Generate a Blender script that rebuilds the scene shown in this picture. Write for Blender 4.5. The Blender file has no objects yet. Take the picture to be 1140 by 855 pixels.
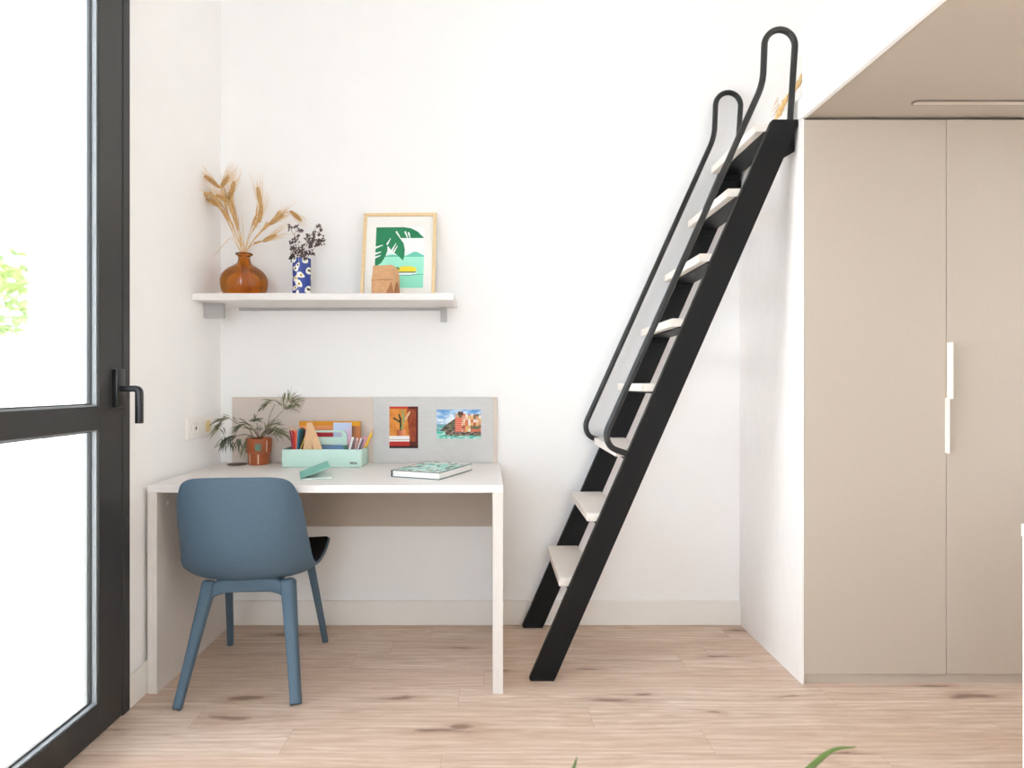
import bpy, bmesh, math, random
from mathutils import Vector, Matrix, Quaternion, noise

random.seed(7)
SC = bpy.context.scene
COL = SC.collection
PI = math.pi
F, U0, V0, H = 700.0, 545.0, 427.0, 1.115          # focal length, principal point (1140x855 frame), eye height


def P(u, v, d):
    """world point seen at (u, v) at depth d"""
    return Vector(((u - U0) * d / F, d, H - (v - V0) * d / F))


# ------------------------------------------------------------------ materials
def lin(c):
    return tuple((x / 12.92) if x <= 0.04045 else ((x + 0.055) / 1.055) ** 2.4 for x in c)


def rgb(r, g, b):
    return lin((r / 255.0, g / 255.0, b / 255.0)) + (1.0,)


class NT:
    def __init__(self, name):
        self.m = bpy.data.materials.new(name)
        self.m.use_nodes = True
        self.t = self.m.node_tree
        self.b = self.t.nodes['Principled BSDF']
        self.o = self.t.nodes['Material Output']

    def n(self, typ, **kw):
        nd = self.t.nodes.new(typ)
        for k, v in kw.items():
            setattr(nd, k, v)
        return nd

    def l(self, a, b):
        self.t.links.new(a, b)

    def val(self, sock, v):
        if hasattr(v, 'is_output'):
            self.l(v, sock)
        else:
            sock.default_value = v

    def math(self, op, a, b=0.0, c=0.0):
        nd = self.n('ShaderNodeMath', operation=op)
        self.val(nd.inputs[0], a)
        self.val(nd.inputs[1], b)
        self.val(nd.inputs[2], c)
        return nd.outputs[0]

    def mix(self, fac, a, b, blend='MIX'):
        nd = self.n('ShaderNodeMix', data_type='RGBA', blend_type=blend)
        self.val(nd.inputs[0], fac)
        self.val(nd.inputs[6], a)
        self.val(nd.inputs[7], b)
        return nd.outputs[2]

    def coord(self):
        return self.n('ShaderNodeTexCoord').outputs['Object']

    def mapping(self, vec, scale=(1, 1, 1), loc=(0, 0, 0)):
        nd = self.n('ShaderNodeMapping')
        self.l(vec, nd.inputs[0])
        nd.inputs['Scale'].default_value = scale
        nd.inputs['Location'].default_value = loc
        return nd.outputs[0]

    def noise(self, vec, scale, detail=3.0, rough=0.55, dist=0.0):
        nd = self.n('ShaderNodeTexNoise')
        self.l(vec, nd.inputs['Vector'])
        nd.inputs['Scale'].default_value = scale
        nd.inputs['Detail'].default_value = detail
        nd.inputs['Roughness'].default_value = rough
        nd.inputs['Distortion'].default_value = dist
        return nd.outputs[0]

    def ramp(self, fac, stops):
        nd = self.n('ShaderNodeValToRGB')
        self.l(fac, nd.inputs[0])
        e = nd.color_ramp.elements
        while len(e) > 1:
            e.remove(e[-1])
        e[0].position, e[0].color = stops[0]
        for p, c in stops[1:]:
            x = e.new(p)
            x.color = c
        return nd.outputs[0]

    def bump(self, height, strength, dist=0.001):
        nd = self.n('ShaderNodeBump')
        nd.inputs['Strength'].default_value = strength
        nd.inputs['Distance'].default_value = dist
        self.l(height, nd.inputs['Height'])
        self.l(nd.outputs[0], self.b.inputs['Normal'])


def plain(name, col, rough=0.5, var=0.04, scale=40.0, stretch=(1, 1, 1), bump=0.0, spec=0.5, metal=0.0, sheen=0.0):
    """solid colour with a little procedural grain"""
    t = NT(name)
    v = t.mapping(t.coord(), stretch)
    n = t.noise(v, scale, 4.0)
    lo = tuple(max(0.0, c * (1 - var)) for c in col[:3]) + (1,)
    hi = tuple(min(1.0, c * (1 + var)) for c in col[:3]) + (1,)
    t.l(t.ramp(n, [(0.3, lo), (0.7, hi)]), t.b.inputs['Base Color'])
    t.b.inputs['Roughness'].default_value = rough
    t.b.inputs['Specular IOR Level'].default_value = spec
    t.b.inputs['Metallic'].default_value = metal
    if bump:
        t.bump(n, bump)
    return t.m


def glassy(name, tint, gloss=0.06, edge=None):
    """thin glass: tinted see-through plus mirror reflection"""
    t = NT(name)
    t.t.nodes.remove(t.b)
    tr = t.n('ShaderNodeBsdfTransparent')
    gl = t.n('ShaderNodeBsdfGlossy')
    gl.inputs['Roughness'].default_value = 0.02
    mx = t.n('ShaderNodeMixShader')
    lw = t.n('ShaderNodeLayerWeight')
    lw.inputs[0].default_value = 0.35
    if edge:
        t.l(t.ramp(lw.outputs['Facing'], [(0.0, tint), (0.55, tint), (1.0, edge)]), tr.inputs[0])
    else:
        tr.inputs[0].default_value = tint
    fr = t.n('ShaderNodeFresnel')
    fr.inputs[0].default_value = 1.45
    t.l(t.math('MULTIPLY_ADD', fr.outputs[0], 0.8, gloss * 0.3), mx.inputs[0])
    t.l(tr.outputs[0], mx.inputs[1])
    t.l(gl.outputs[0], mx.inputs[2])
    t.l(mx.outputs[0], t.o.inputs[0])
    return t.m


def paint_mat(name, rough=0.55, spec=0.4):
    t = NT(name)
    a = t.n('ShaderNodeAttribute', attribute_name='paint')
    t.l(a.outputs['Color'], t.b.inputs['Base Color'])
    t.b.inputs['Roughness'].default_value = rough
    t.b.inputs['Specular IOR Level'].default_value = spec
    return t.m


def floor_mat():
    t = NT('oak_floor')
    sep = t.n('ShaderNodeSeparateXYZ')
    t.l(t.coord(), sep.inputs[0])
    x, y = sep.outputs[0], sep.outputs[1]
    W, L = 0.14, 1.315
    ry = t.math('DIVIDE', t.math('SUBTRACT', y, 2.03), W)
    row = t.math('FLOOR', ry)
    # each course starts at its own place along the room
    wn = t.n('ShaderNodeTexWhiteNoise', noise_dimensions='1D')
    t.l(t.math('ADD', row, 17.3), wn.inputs['W'])
    sh = t.math('MULTIPLY', wn.outputs['Value'], L)
    is1 = t.math('COMPARE', row, 1.0, 0.1)
    is0 = t.math('COMPARE', row, 0.0, 0.1)
    is3 = t.math('COMPARE', row, 3.0, 0.1)
    sh = t.math('ADD', t.math('MULTIPLY', sh, t.math('SUBTRACT', 1.0, t.math('ADD', t.math('ADD', is1, is0), is3))),
                t.math('ADD', t.math('ADD', t.math('MULTIPLY', is1, 0.109), t.math('MULTIPLY', is0, -0.339 + L)),
                       t.math('MULTIPLY', is3, 0.545)))
    rx = t.math('DIVIDE', t.math('ADD', x, sh), L)
    colm = t.math('FLOOR', rx)
    pid = t.math('ADD', t.math('MULTIPLY', row, 7.13), t.math('MULTIPLY', colm, 3.71))
    w2 = t.n('ShaderNodeTexWhiteNoise', noise_dimensions='1D')
    t.l(pid, w2.inputs['W'])
    tone = w2.outputs['Value']
    comb = t.n('ShaderNodeCombineXYZ')
    t.l(t.math('ADD', x, t.math('MULTIPLY', tone, 31.0)), comb.inputs[0])
    t.l(t.math('ADD', y, t.math('MULTIPLY', tone, 11.0)), comb.inputs[1])
    t.l(pid, comb.inputs[2])
    pv = comb.outputs[0]
    # figure of the board: long soft streaks, fine pores, swirls
    n1 = t.noise(t.mapping(pv, (2.0, 16.0, 1)), 1.0, 7.0, 0.68, 1.8)
    n2 = t.noise(t.mapping(pv, (9.0, 170.0, 1)), 1.0, 4.0, 0.7, 0.6)
    wv = t.n('ShaderNodeTexWave', wave_type='BANDS', bands_direction='Y')
    t.l(t.mapping(pv, (0.9, 7.0, 1)), wv.inputs['Vector'])
    wv.inputs['Scale'].default_value = 1.6
    wv.inputs['Distortion'].default_value = 9.0
    wv.inputs['Detail'].default_value = 3.0
    wv.inputs['Detail Scale'].default_value = 1.2
    c = t.ramp(n1, [(0.28, rgb(198, 171, 149)), (0.5, rgb(225, 203, 184)), (0.72, rgb(241, 226, 212))])
    c = t.mix(t.math('MULTIPLY', wv.outputs['Fac'], 0.34), c, rgb(182, 152, 130))
    c = t.mix(t.math('MULTIPLY', t.ramp(n2, [(0.42, (1, 1, 1, 1)), (0.60, (0, 0, 0, 1))]), 0.20), c, rgb(160, 124, 100))
    c = t.mix(t.math('MULTIPLY', tone, 0.30), c, rgb(196, 160, 134))
    # knots
    vo = t.n('ShaderNodeTexVoronoi', feature='F1', voronoi_dimensions='2D')
    wp = t.n('ShaderNodeTexNoise')
    t.l(t.mapping(pv, (3.0, 9.0, 1)), wp.inputs['Vector'])
    wp.inputs['Scale'].default_value = 1.0
    va = t.n('ShaderNodeVectorMath', operation='MULTIPLY_ADD')
    t.l(wp.outputs['Color'], va.inputs[0])
    va.inputs[1].default_value = (0.5, 0.5, 0)
    t.l(t.mapping(pv, (1.7, 7.0, 1)), va.inputs[2])
    t.l(va.outputs[0], vo.inputs['Vector'])
    vo.inputs['Scale'].default_value = 1.0
    wob = t.noise(t.mapping(pv, (14, 30, 1)), 1.0, 3.0)
    kd = t.math('ADD', vo.outputs['Distance'], t.math('MULTIPLY', t.math('SUBTRACT', wob, 0.5), 0.16))
    sepc = t.n('ShaderNodeSeparateColor')
    t.l(vo.outputs['Color'], sepc.inputs[0])
    has = t.math('GREATER_THAN', sepc.outputs[0], 0.50)
    size = t.math('MULTIPLY_ADD', sepc.outputs[1], 0.9, 0.3)
    kn = t.math('DIVIDE', kd, size)
    halo = t.math('MULTIPLY', has, t.ramp(kn, [(0.02, (1, 1, 1, 1)), (0.34, (0, 0, 0, 1))]))
    core = t.math('MULTIPLY', has, t.ramp(kn, [(0.05, (1, 1, 1, 1)), (0.13, (0, 0, 0, 1))]))
    c = t.mix(t.math('MULTIPLY', halo, 0.55), c, rgb(160, 120, 94))
    c = t.mix(t.math('MULTIPLY', core, 0.55), c, rgb(96, 68, 52))
    # seams
    fy = t.math('ABSOLUTE', t.math('SUBTRACT', t.math('FRACT', ry), 0.5))
    fx = t.math('ABSOLUTE', t.math('SUBTRACT', t.math('FRACT', rx), 0.5))
    seam = t.math('MAXIMUM', t.math('GREATER_THAN', fy, 0.5 - 0.007), t.math('GREATER_THAN', fx, 0.5 - 0.0010))
    c = t.mix(t.math('MULTIPLY', seam, 0.24), c, rgb(120, 84, 60))
    t.l(c, t.b.inputs['Base Color'])
    t.b.inputs['Roughness'].default_value = 0.42
    t.b.inputs['Specular IOR Level'].default_value = 0.35
    t.bump(t.math('SUBTRACT', n2, t.math('MULTIPLY', seam, 1.0)), 0.12, 0.0006)
    return t.m


M = {}
M['wall'] = plain('white_plaster', rgb(244, 243, 242), 0.85, 0.006, 9.0, bump=0.03, spec=0.2)
M['ceiling'] = plain('white_ceiling', rgb(246, 246, 246), 0.9, 0.006, 6.0, spec=0.2)
M['skirting'] = plain('white_skirting', rgb(240, 236, 230), 0.45, 0.01, 14.0)
M['floor'] = floor_mat()
M['beige'] = plain('beige_laminate', rgb(183, 171, 158), 0.5, 0.018, 150.0, (1, 1, 0.6), bump=0.03, spec=0.35)
M['beige_side'] = plain('pale_laminate', rgb(230, 225, 222), 0.45, 0.02, 40.0, (1, 1, 0.3), spec=0.4)
M['desk'] = plain('pale_wood_laminate', rgb(230, 225, 222), 0.42, 0.045, 30.0, (0.6, 7, 7), spec=0.4)
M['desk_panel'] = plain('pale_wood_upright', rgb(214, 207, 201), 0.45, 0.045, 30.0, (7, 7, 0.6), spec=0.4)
M['tread'] = plain('whitened_wood', rgb(232, 224, 215), 0.5, 0.04, 26.0, (6, 0.7, 6))
M['black'] = plain('black_steel', rgb(12, 11, 11), 0.5, 0.15, 60.0, spec=0.25)
M['tube'] = plain('black_tube', rgb(26, 25, 24), 0.35, 0.1, 60.0, spec=0.5)
M['frame'] = plain('anthracite_aluminium', rgb(50, 49, 48), 0.5, 0.10, 120.0, bump=0.05)
M['skylit_bead'] = plain('glazing_bead', rgb(150, 154, 158), 0.35, 0.06, 80.0)  # sky light on the reveal put into the colour, paler than the frame
M['gasket'] = plain('rubber_gasket', rgb(22, 22, 22), 0.6, 0.05)
M['handle'] = plain('dark_handle', rgb(26, 26, 27), 0.28, 0.08, 90.0)
M['white_metal'] = plain('off_white_metal', rgb(238, 230, 218), 0.4, 0.02)
M['white_plastic'] = plain('white_plastic', rgb(238, 234, 230), 0.35, 0.01)
M['cream_plastic'] = plain('cream_plastic', rgb(226, 208, 158), 0.35, 0.02)
M['socket'] = plain('socket_plastic', rgb(237, 232, 227), 0.3, 0.01)
M['alu'] = plain('brushed_aluminium', rgb(180, 178, 177), 0.45, 0.06, 30.0, (1, 20, 20))
M['magnet'] = plain('brushed_metal_board', rgb(198, 196, 193), 0.45, 0.045, 16.0, (1.2, 4, 9), metal=0.1)
M['chair'] = plain('blue_grey_composite', rgb(79, 100, 116), 0.62, 0.12, 320.0, bump=0.05, spec=0.35)
M['pad'] = plain('black_pad', rgb(20, 20, 22), 0.9, 0.2, 160.0, bump=0.2, spec=0.2)
M['mint'] = plain('mint_plastic', rgb(200, 230, 220), 0.4, 0.015)
M['teal'] = plain('teal_card', rgb(124, 192, 178), 0.6, 0.03)
M['paper'] = plain('white_paper', rgb(240, 238, 233), 0.8, 0.02, 90.0)
M['pages'] = plain('page_edges', rgb(240, 237, 232), 0.8, 0.05, 60.0, (1, 1, 40))
M['terracotta'] = plain('glazed_terracotta', rgb(172, 92, 52), 0.32, 0.10, 18.0, bump=0.05)
M['glaze'] = plain('green_glaze', rgb(98, 130, 112), 0.3, 0.1, 40.0)
M['glaze_light'] = plain('cream_glaze', rgb(232, 205, 178), 0.3, 0.05)
M['soil'] = plain('potting_soil', rgb(60, 44, 34), 0.95, 0.3, 90.0, bump=0.6)
M['leaf'] = plain('olive_leaf', rgb(116, 118, 82), 0.55, 0.22, 45.0)
M['leaf_dark'] = plain('dark_olive_leaf', rgb(78, 84, 58), 0.55, 0.22, 45.0)
M['twig'] = plain('twig', rgb(116, 92, 72), 0.8, 0.15, 60.0)
M['straw'] = plain('straw', rgb(218, 182, 128), 0.7, 0.14, 60.0)
M['ear'] = plain('wheat_ear', rgb(204, 160, 100), 0.75, 0.20, 120.0)
M['awn'] = plain('wheat_awn', rgb(222, 190, 140), 0.7, 0.1, 60.0)
M['petal'] = plain('dried_petal', rgb(96, 76, 78), 0.85, 0.3, 150.0)
M['stalk'] = plain('dried_stalk', rgb(150, 130, 98), 0.8, 0.15, 60.0)
M['amber'] = glassy('amber_glass', (0.84, 0.47, 0.085, 1), 0.06, (0.70, 0.34, 0.045, 1))
M['glass'] = glassy('window_glass', (0.96, 0.965, 0.97, 1), 0.02)
M['oak_frame'] = plain('light_oak', rgb(232, 204, 158), 0.5, 0.08, 30.0, (3, 3, 3))
M['wood'] = plain('pale_plywood', rgb(226, 184, 140), 0.55, 0.10, 40.0, (9, 3, 1.2))
M['kraft'] = plain('kraft_paper', rgb(212, 164, 120), 0.8, 0.10, 55.0, bump=0.25)
M['kraft_dark'] = plain('kraft_fold', rgb(170, 116, 76), 0.8, 0.10, 55.0, bump=0.25)
M['art'] = paint_mat('printed_paper', 0.6, 0.3)
M['ceramic'] = paint_mat('painted_ceramic', 0.25, 0.5)
M['board'] = plain('pale_board_laminate', rgb(212, 200, 190), 0.5, 0.018, 120.0, spec=0.3)
M['grommet'] = plain('brown_grommet', rgb(96, 80, 72), 0.5, 0.08)
M['fresh_leaf'] = plain('fresh_leaf', rgb(88, 112, 52), 0.45, 0.15, 22.0)
M['render'] = plain('white_render', rgb(236, 234, 228), 0.9, 0.03, 5.0)
M['terrace'] = plain('pale_terrace_tile', rgb(222, 218, 210), 0.8, 0.04, 4.0)
M['grout'] = plain('grey_joint', rgb(120, 118, 114), 0.8, 0.05)
M['tree'] = plain('tree_leaf', rgb(150, 172, 108), 0.6, 0.3, 6.0)
M['bark'] = plain('bark', rgb(120, 100, 80), 0.9, 0.2, 20.0)
M['slot'] = plain('opal_diffuser', rgb(206, 194, 182), 0.5, 0.01)
M['slot_edge'] = plain('slot_edge', rgb(120, 108, 98), 0.5, 0.03)
M['wicker'] = plain('ceramic_pot', rgb(225, 220, 212), 0.5, 0.03)


# ------------------------------------------------------------------ mesh helpers
def add_box(bm, x0, x1, y0, y1, z0, z1, bev=0.0, seg=2):
    vs = [bm.verts.new((x, y, z)) for x in (x0, x1) for y in (y0, y1) for z in (z0, z1)]
    idx = [(0, 1, 3, 2), (4, 6, 7, 5), (0, 4, 5, 1), (2, 3, 7, 6), (0, 2, 6, 4), (1, 5, 7, 3)]
    fs = [bm.faces.new([vs[i] for i in f]) for f in idx]
    if bev > 0:
        es = list({e for f in fs for e in f.edges})
        bmesh.ops.bevel(bm, geom=es, offset=bev, segments=seg, affect='EDGES', profile=0.5)
    return bm


def box(*a, **k):
    return add_box(bmesh.new(), *a, **k)


def add_prism(bm, poly, depth_vec, bev=0.0):
    """poly: list of 3-D points (planar); extruded along depth_vec"""
    a = [bm.verts.new(p) for p in poly]
    d = Vector(depth_vec)
    b = [bm.verts.new(Vector(p) + d) for p in poly]
    fs = [bm.faces.new(a), bm.faces.new(list(reversed(b)))]
    n = len(poly)
    for i in range(n):
        j = (i + 1) % n
        fs.append(bm.faces.new((a[j], a[i], b[i], b[j])))
    bmesh.ops.recalc_face_normals(bm, faces=fs)
    if bev > 0:
        es = list({e for f in fs for e in f.edges})
        bmesh.ops.bevel(bm, geom=es, offset=bev, segments=2, affect='EDGES', profile=0.5)
    return bm


def add_tube(bm, pts, r, seg=10, cap=True, flat=None, up=None):
    """tube through pts; r number or list; flat = (a, b) section scales, up = reference direction"""
    pts = [Vector(p) for p in pts]
    n = len(pts)
    rs = r if isinstance(r, (list, tuple)) else [r] * n
    rings = []
    ref = Vector(up) if up is not None else None
    for i in range(n):
        t = (pts[min(i + 1, n - 1)] - pts[max(i - 1, 0)])
        if t.length < 1e-9:
            t = Vector((0, 0, 1))
        t.normalize()
        if ref is None:
            ref = Vector((0, 0, 1)) if abs(t.z) < 0.9 else Vector((1, 0, 0))
        a = ref - t * ref.dot(t)
        if a.length < 1e-6:
            a = t.orthogonal()
        a.normalize()
        if up is None:
            ref = a
        b = t.cross(a)
        fa, fb = flat if flat else (1, 1)
        ring = []
        for k in range(seg):
            th = 2 * PI * k / seg
            ca, sa = math.cos(th), math.sin(th)
            if flat:                                  # rounded rectangle section
                ca = math.copysign(abs(ca) ** 0.5, ca)
                sa = math.copysign(abs(sa) ** 0.5, sa)
            ring.append(bm.verts.new(pts[i] + a * (rs[i] * fa * ca) + b * (rs[i] * fb * sa)))
        rings.append(ring)
    for i in range(n - 1):
        for k in range(seg):
            j = (k + 1) % seg
            bm.faces.new((rings[i][k], rings[i][j], rings[i + 1][j], rings[i + 1][k]))
    if cap:
        bm.faces.new(list(reversed(rings[0])))
        bm.faces.new(rings[-1])
    return bm


def add_lathe(bm, prof, c, seg=40, close_bottom=True, close_top=False):
    cx, cy, cz = c
    rings = []
    for r, z in prof:
        rings.append([bm.verts.new((cx + r * math.cos(2 * PI * k / seg), cy + r * math.sin(2 * PI * k / seg), cz + z)) for k in range(seg)])
    for i in range(len(rings) - 1):
        for k in range(seg):
            j = (k + 1) % seg
            bm.faces.new((rings[i][k], rings[i][j], rings[i + 1][j], rings[i + 1][k]))
    if close_bottom:
        bm.faces.new(list(reversed(rings[0])))
    if close_top:
        bm.faces.new(rings[-1])
    return bm


def add_blob(bm, c, rx, ry, rz, rot=None, sub=1):
    m = Matrix.Translation(Vector(c))
    if rot is not None:
        m = m @ rot.to_matrix().to_4x4()
    m = m @ Matrix.Diagonal((rx, ry, rz, 1))
    bmesh.ops.create_icosphere(bm, subdivisions=sub, radius=1.0, matrix=m)
    return bm


def spline(pts, n=8):
    """Catmull-Rom through pts"""
    pts = [Vector(p) for p in pts]
    q = [pts[0] * 2 - pts[1]] + pts + [pts[-1] * 2 - pts[-2]]
    out = []
    for i in range(1, len(q) - 2):
        p0, p1, p2, p3 = q[i - 1], q[i], q[i + 1], q[i + 2]
        for k in range(n):
            t = k / n
            out.append(0.5 * ((2 * p1) + (p2 - p0) * t + (2 * p0 - 5 * p1 + 4 * p2 - p3) * t * t + (3 * p1 - p0 - 3 * p2 + p3) * t ** 3))
    out.append(pts[-1].copy())
    return out


def fillet(pts, rad, n=6):
    pts = [Vector(p) for p in pts]
    out = [pts[0]]
    for i in range(1, len(pts) - 1):
        a, b, c = pts[i - 1], pts[i], pts[i + 1]
        r = rad[i - 1] if isinstance(rad, (list, tuple)) else rad
        u, w = (a - b), (c - b)
        d = min(r, u.length * 0.49, w.length * 0.49)
        s, e = b + u.normalized() * d, b + w.normalized() * d
        for k in range(n + 1):
            t = k / n
            out.append(s * (1 - t) ** 2 + b * 2 * t * (1 - t) + e * t * t)
    out.append(pts[-1])
    return out


def add_leaf(bm, base, tip, width, sag=0.0, seg=5, fold=0.25, side=None):
    base, tip = Vector(base), Vector(tip)
    ax = tip - base
    L = ax.length
    if L < 1e-6:
        return bm
    ax.normalize()
    s = Vector(side) if side is not None else Vector((random.uniform(-1, 1), random.uniform(-1, 1), random.uniform(-1, 1)))
    s = s - ax * s.dot(ax)
    if s.length < 1e-4:
        s = ax.orthogonal()
    s.normalize()
    up = ax.cross(s)
    L3 = []
    for i in range(seg + 1):
        t = i / seg
        w = width * 0.5 * (math.sin(PI * min(1, 0.12 + 0.88 * t)) ** 0.7 if t < 1 else 0.02)
        c = base + ax * (L * t) + Vector((0, 0, sag * 4 * t * (1 - t))) if sag else base + ax * (L * t)
        L3.append((bm.verts.new(c + s * w + up * w * fold), bm.verts.new(c), bm.verts.new(c - s * w + up * w * fold)))
    for i in range(seg):
        a, b = L3[i], L3[i + 1]
        bm.faces.new((a[0], a[1], b[1], b[0]))
        bm.faces.new((a[1], a[2], b[2], b[1]))
    return bm


ROOTS = {}


def root_of(o):
    while o.parent is not None:
        o = o.parent
    return o


def obj(name, bm, mat, parent=None, smooth=False, local=False, mods=None, kind=None, label=None):
    """one mesh object; bm is in world space unless local"""
    if parent is not None and not local:
        r = root_of(parent)
        m = Matrix.Translation(r.location) @ r.rotation_euler.to_matrix().to_4x4()
        bm.transform(m.inverted())
    me = bpy.data.meshes.new(name)
    bm.normal_update()
    bm.to_mesh(me)
    bm.free()
    for x in (mat if isinstance(mat, (list, tuple)) else [mat]):
        me.materials.append(x)
    if smooth:
        for p in me.polygons:
            p.use_smooth = True
        if smooth != 'all':
            try:
                me.set_sharp_from_angle(angle=math.radians(38))
            except Exception:
                pass
    o = bpy.data.objects.new(name, me)
    COL.objects.link(o)
    if parent is not None:
        o.parent = parent
    if kind:
        o['kind'] = kind
    if label:
        o['label'] = label
    return o


def thing(name, label, cat, loc, group=None, rotz=0.0):
    o = bpy.data.objects.new(name, None)
    o.empty_display_size = 0.05
    COL.objects.link(o)
    o.location = loc
    o.rotation_euler = (0, 0, rotz)
    o['label'] = label
    o['category'] = cat
    if group:
        o['group'] = group
    return o


def tag(o, label, cat, group=None):
    """a thing that is a single mesh: move its origin to the base of the mesh"""
    me = o.data
    xs = [v.co for v in me.vertices]
    c = Vector((sum(v.x for v in xs) / len(xs), sum(v.y for v in xs) / len(xs), min(v.z for v in xs)))
    me.transform(Matrix.Translation(-c))
    o.location = c
    o['label'] = label
    o['category'] = cat
    if group:
        o['group'] = group
    return o


def struct(name, bm, mat, parent=None, label=None):
    o = obj(name, bm, mat, parent)
    if parent is None:
        o['kind'] = 'structure'
    if label:
        o['label'] = label
    return o


def painted_bm(o0, ux, uy, w, h, nx, ny, fn, thick=0.0, edge=(0.95, 0.94, 0.92)):
    """grid coloured cell by cell; o0 lower-left corner, ux/uy unit vectors; returns (bm, colours)"""
    bm = bmesh.new()
    o0, ux, uy = Vector(o0), Vector(ux), Vector(uy)
    nrm = ux.cross(uy)
    g = [[bm.verts.new(o0 + ux * (w * i / nx) + uy * (h * j / ny)) for i in range(nx + 1)] for j in range(ny + 1)]
    cols = []
    for j in range(ny):
        for i in range(nx):
            bm.faces.new((g[j][i], g[j][i + 1], g[j + 1][i + 1], g[j + 1][i]))
            cols.append(fn((i + 0.5) / nx, (j + 0.5) / ny))
    if thick > 0:
        a = [o0, o0 + ux * w, o0 + ux * w + uy * h, o0 + uy * h]
        fr = [bm.verts.new(p) for p in a]
        bk = [bm.verts.new(p - nrm * thick) for p in a]
        bm.faces.new(list(reversed(bk)))
        cols.append(edge)
        for i in range(4):
            j = (i + 1) % 4
            bm.faces.new((fr[j], fr[i], bk[i], bk[j]))
            cols.append(edge)
    return bm, cols


def paint(o, cols):
    at = o.data.attributes.new('paint', 'FLOAT_COLOR', 'FACE')
    buf = []
    for c in cols:
        buf.extend(lin(c[:3]))
        buf.append(1.0)
    at.data.foreach_set('color', buf)
    return o


def c8(r, g, b):
    return (r / 255, g / 255, b / 255)


def lerp(a, b, t):
    t = max(0, min(1, t))
    return tuple(x + (y - x) * t for x, y in zip(a, b))


def fb(x, y, s=1.0, z=0.0):
    return noise.fractal(Vector((x * s, y * s, z)), 0.7, 2.0, 4)


# ------------------------------------------------------------------ the room
XL, YB, ZC = -1.245, 2.912, 3.45          # left wall, back wall, ceiling
XR, YR = 2.32, -1.7                       # right and rear walls
YJ = 2.149                                # end of the glazed opening
DH = 2.95                                 # height of the glazed opening
XO = -1.385                               # outer face of left wall

struct('floor', box(XL - 0.14, XR + 0.1, YR - 0.1, YB + 0.1, -0.12, 0.0), M['floor'])
struct('ceiling', box(XL - 0.14, XR + 0.1, YR - 0.1, YB + 0.1, ZC, ZC + 0.15), M['ceiling'])
struct('wall_back', box(XL - 0.14, XR + 0.1, YB, YB + 0.12, 0, ZC), M['wall'])
bm = bmesh.new()
add_box(bm, XO, XL, YJ, YB, 0, ZC)
add_box(bm, XO, XL, YR, YJ, DH, ZC)
add_box(bm, XO, XL, YR - 0.1, YR + 0.12, 0, DH)
struct('wall_left', bm, M['wall'])
struct('wall_right', box(XR, XR + 0.1, YR - 0.1, YB, 0, ZC), M['wall'])
RX0, RX1, RZ0, RZ1 = -1.1, -0.1, 0.7, 2.3  # unseen window added behind the camera for frontal daylight fill
bm = bmesh.new()
add_box(bm, XL, RX0, YR - 0.1, YR, 0, ZC)
add_box(bm, RX1, XR, YR - 0.1, YR, 0, ZC)
add_box(bm, RX0, RX1, YR - 0.1, YR, 0, RZ0)
add_box(bm, RX0, RX1, YR - 0.1, YR, RZ1, ZC)
struct('wall_rear', bm, M['wall'])
bm = bmesh.new()
for a, b_ in ((RX0, RX0 + 0.06), (RX1 - 0.06, RX1), ((RX0 + RX1) / 2 - 0.04, (RX0 + RX1) / 2 + 0.04)):
    add_box(bm, a, b_, YR - 0.07, YR - 0.01, RZ0, RZ1, 0.003)
for a, b_ in ((RZ0, RZ0 + 0.06), (RZ1 - 0.06, RZ1)):
    add_box(bm, RX0 + 0.06, RX1 - 0.06, YR - 0.069, YR - 0.011, a, b_)
rw = struct('added_rear_window', bm, M['frame'])
obj('glass_pane', box(RX0 + 0.06, (RX0 + RX1) / 2 - 0.04, YR - 0.045, YR - 0.04, RZ0 + 0.06, RZ1 - 0.06), M['glass'], rw)
obj('glass_pane', box((RX0 + RX1) / 2 + 0.04, RX1 - 0.06, YR - 0.045, YR - 0.04, RZ0 + 0.06, RZ1 - 0.06), M['glass'], rw)
BH = 0.112
struct('baseboard_back', box(XL, 1.158, YB - 0.014, YB, 0, BH, 0.003), M['skirting'])
struct('baseboard_left', box(XL, XL + 0.014, YJ + 0.004, YB - 0.014, 0, BH, 0.003), M['skirting'])
struct('baseboard_right', box(XR - 0.014, XR, YR, 2.30, 0, BH, 0.003), M['skirting'])

# glazed doors in the left wall
XF = -1.228                               # room-side face of the frames


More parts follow.
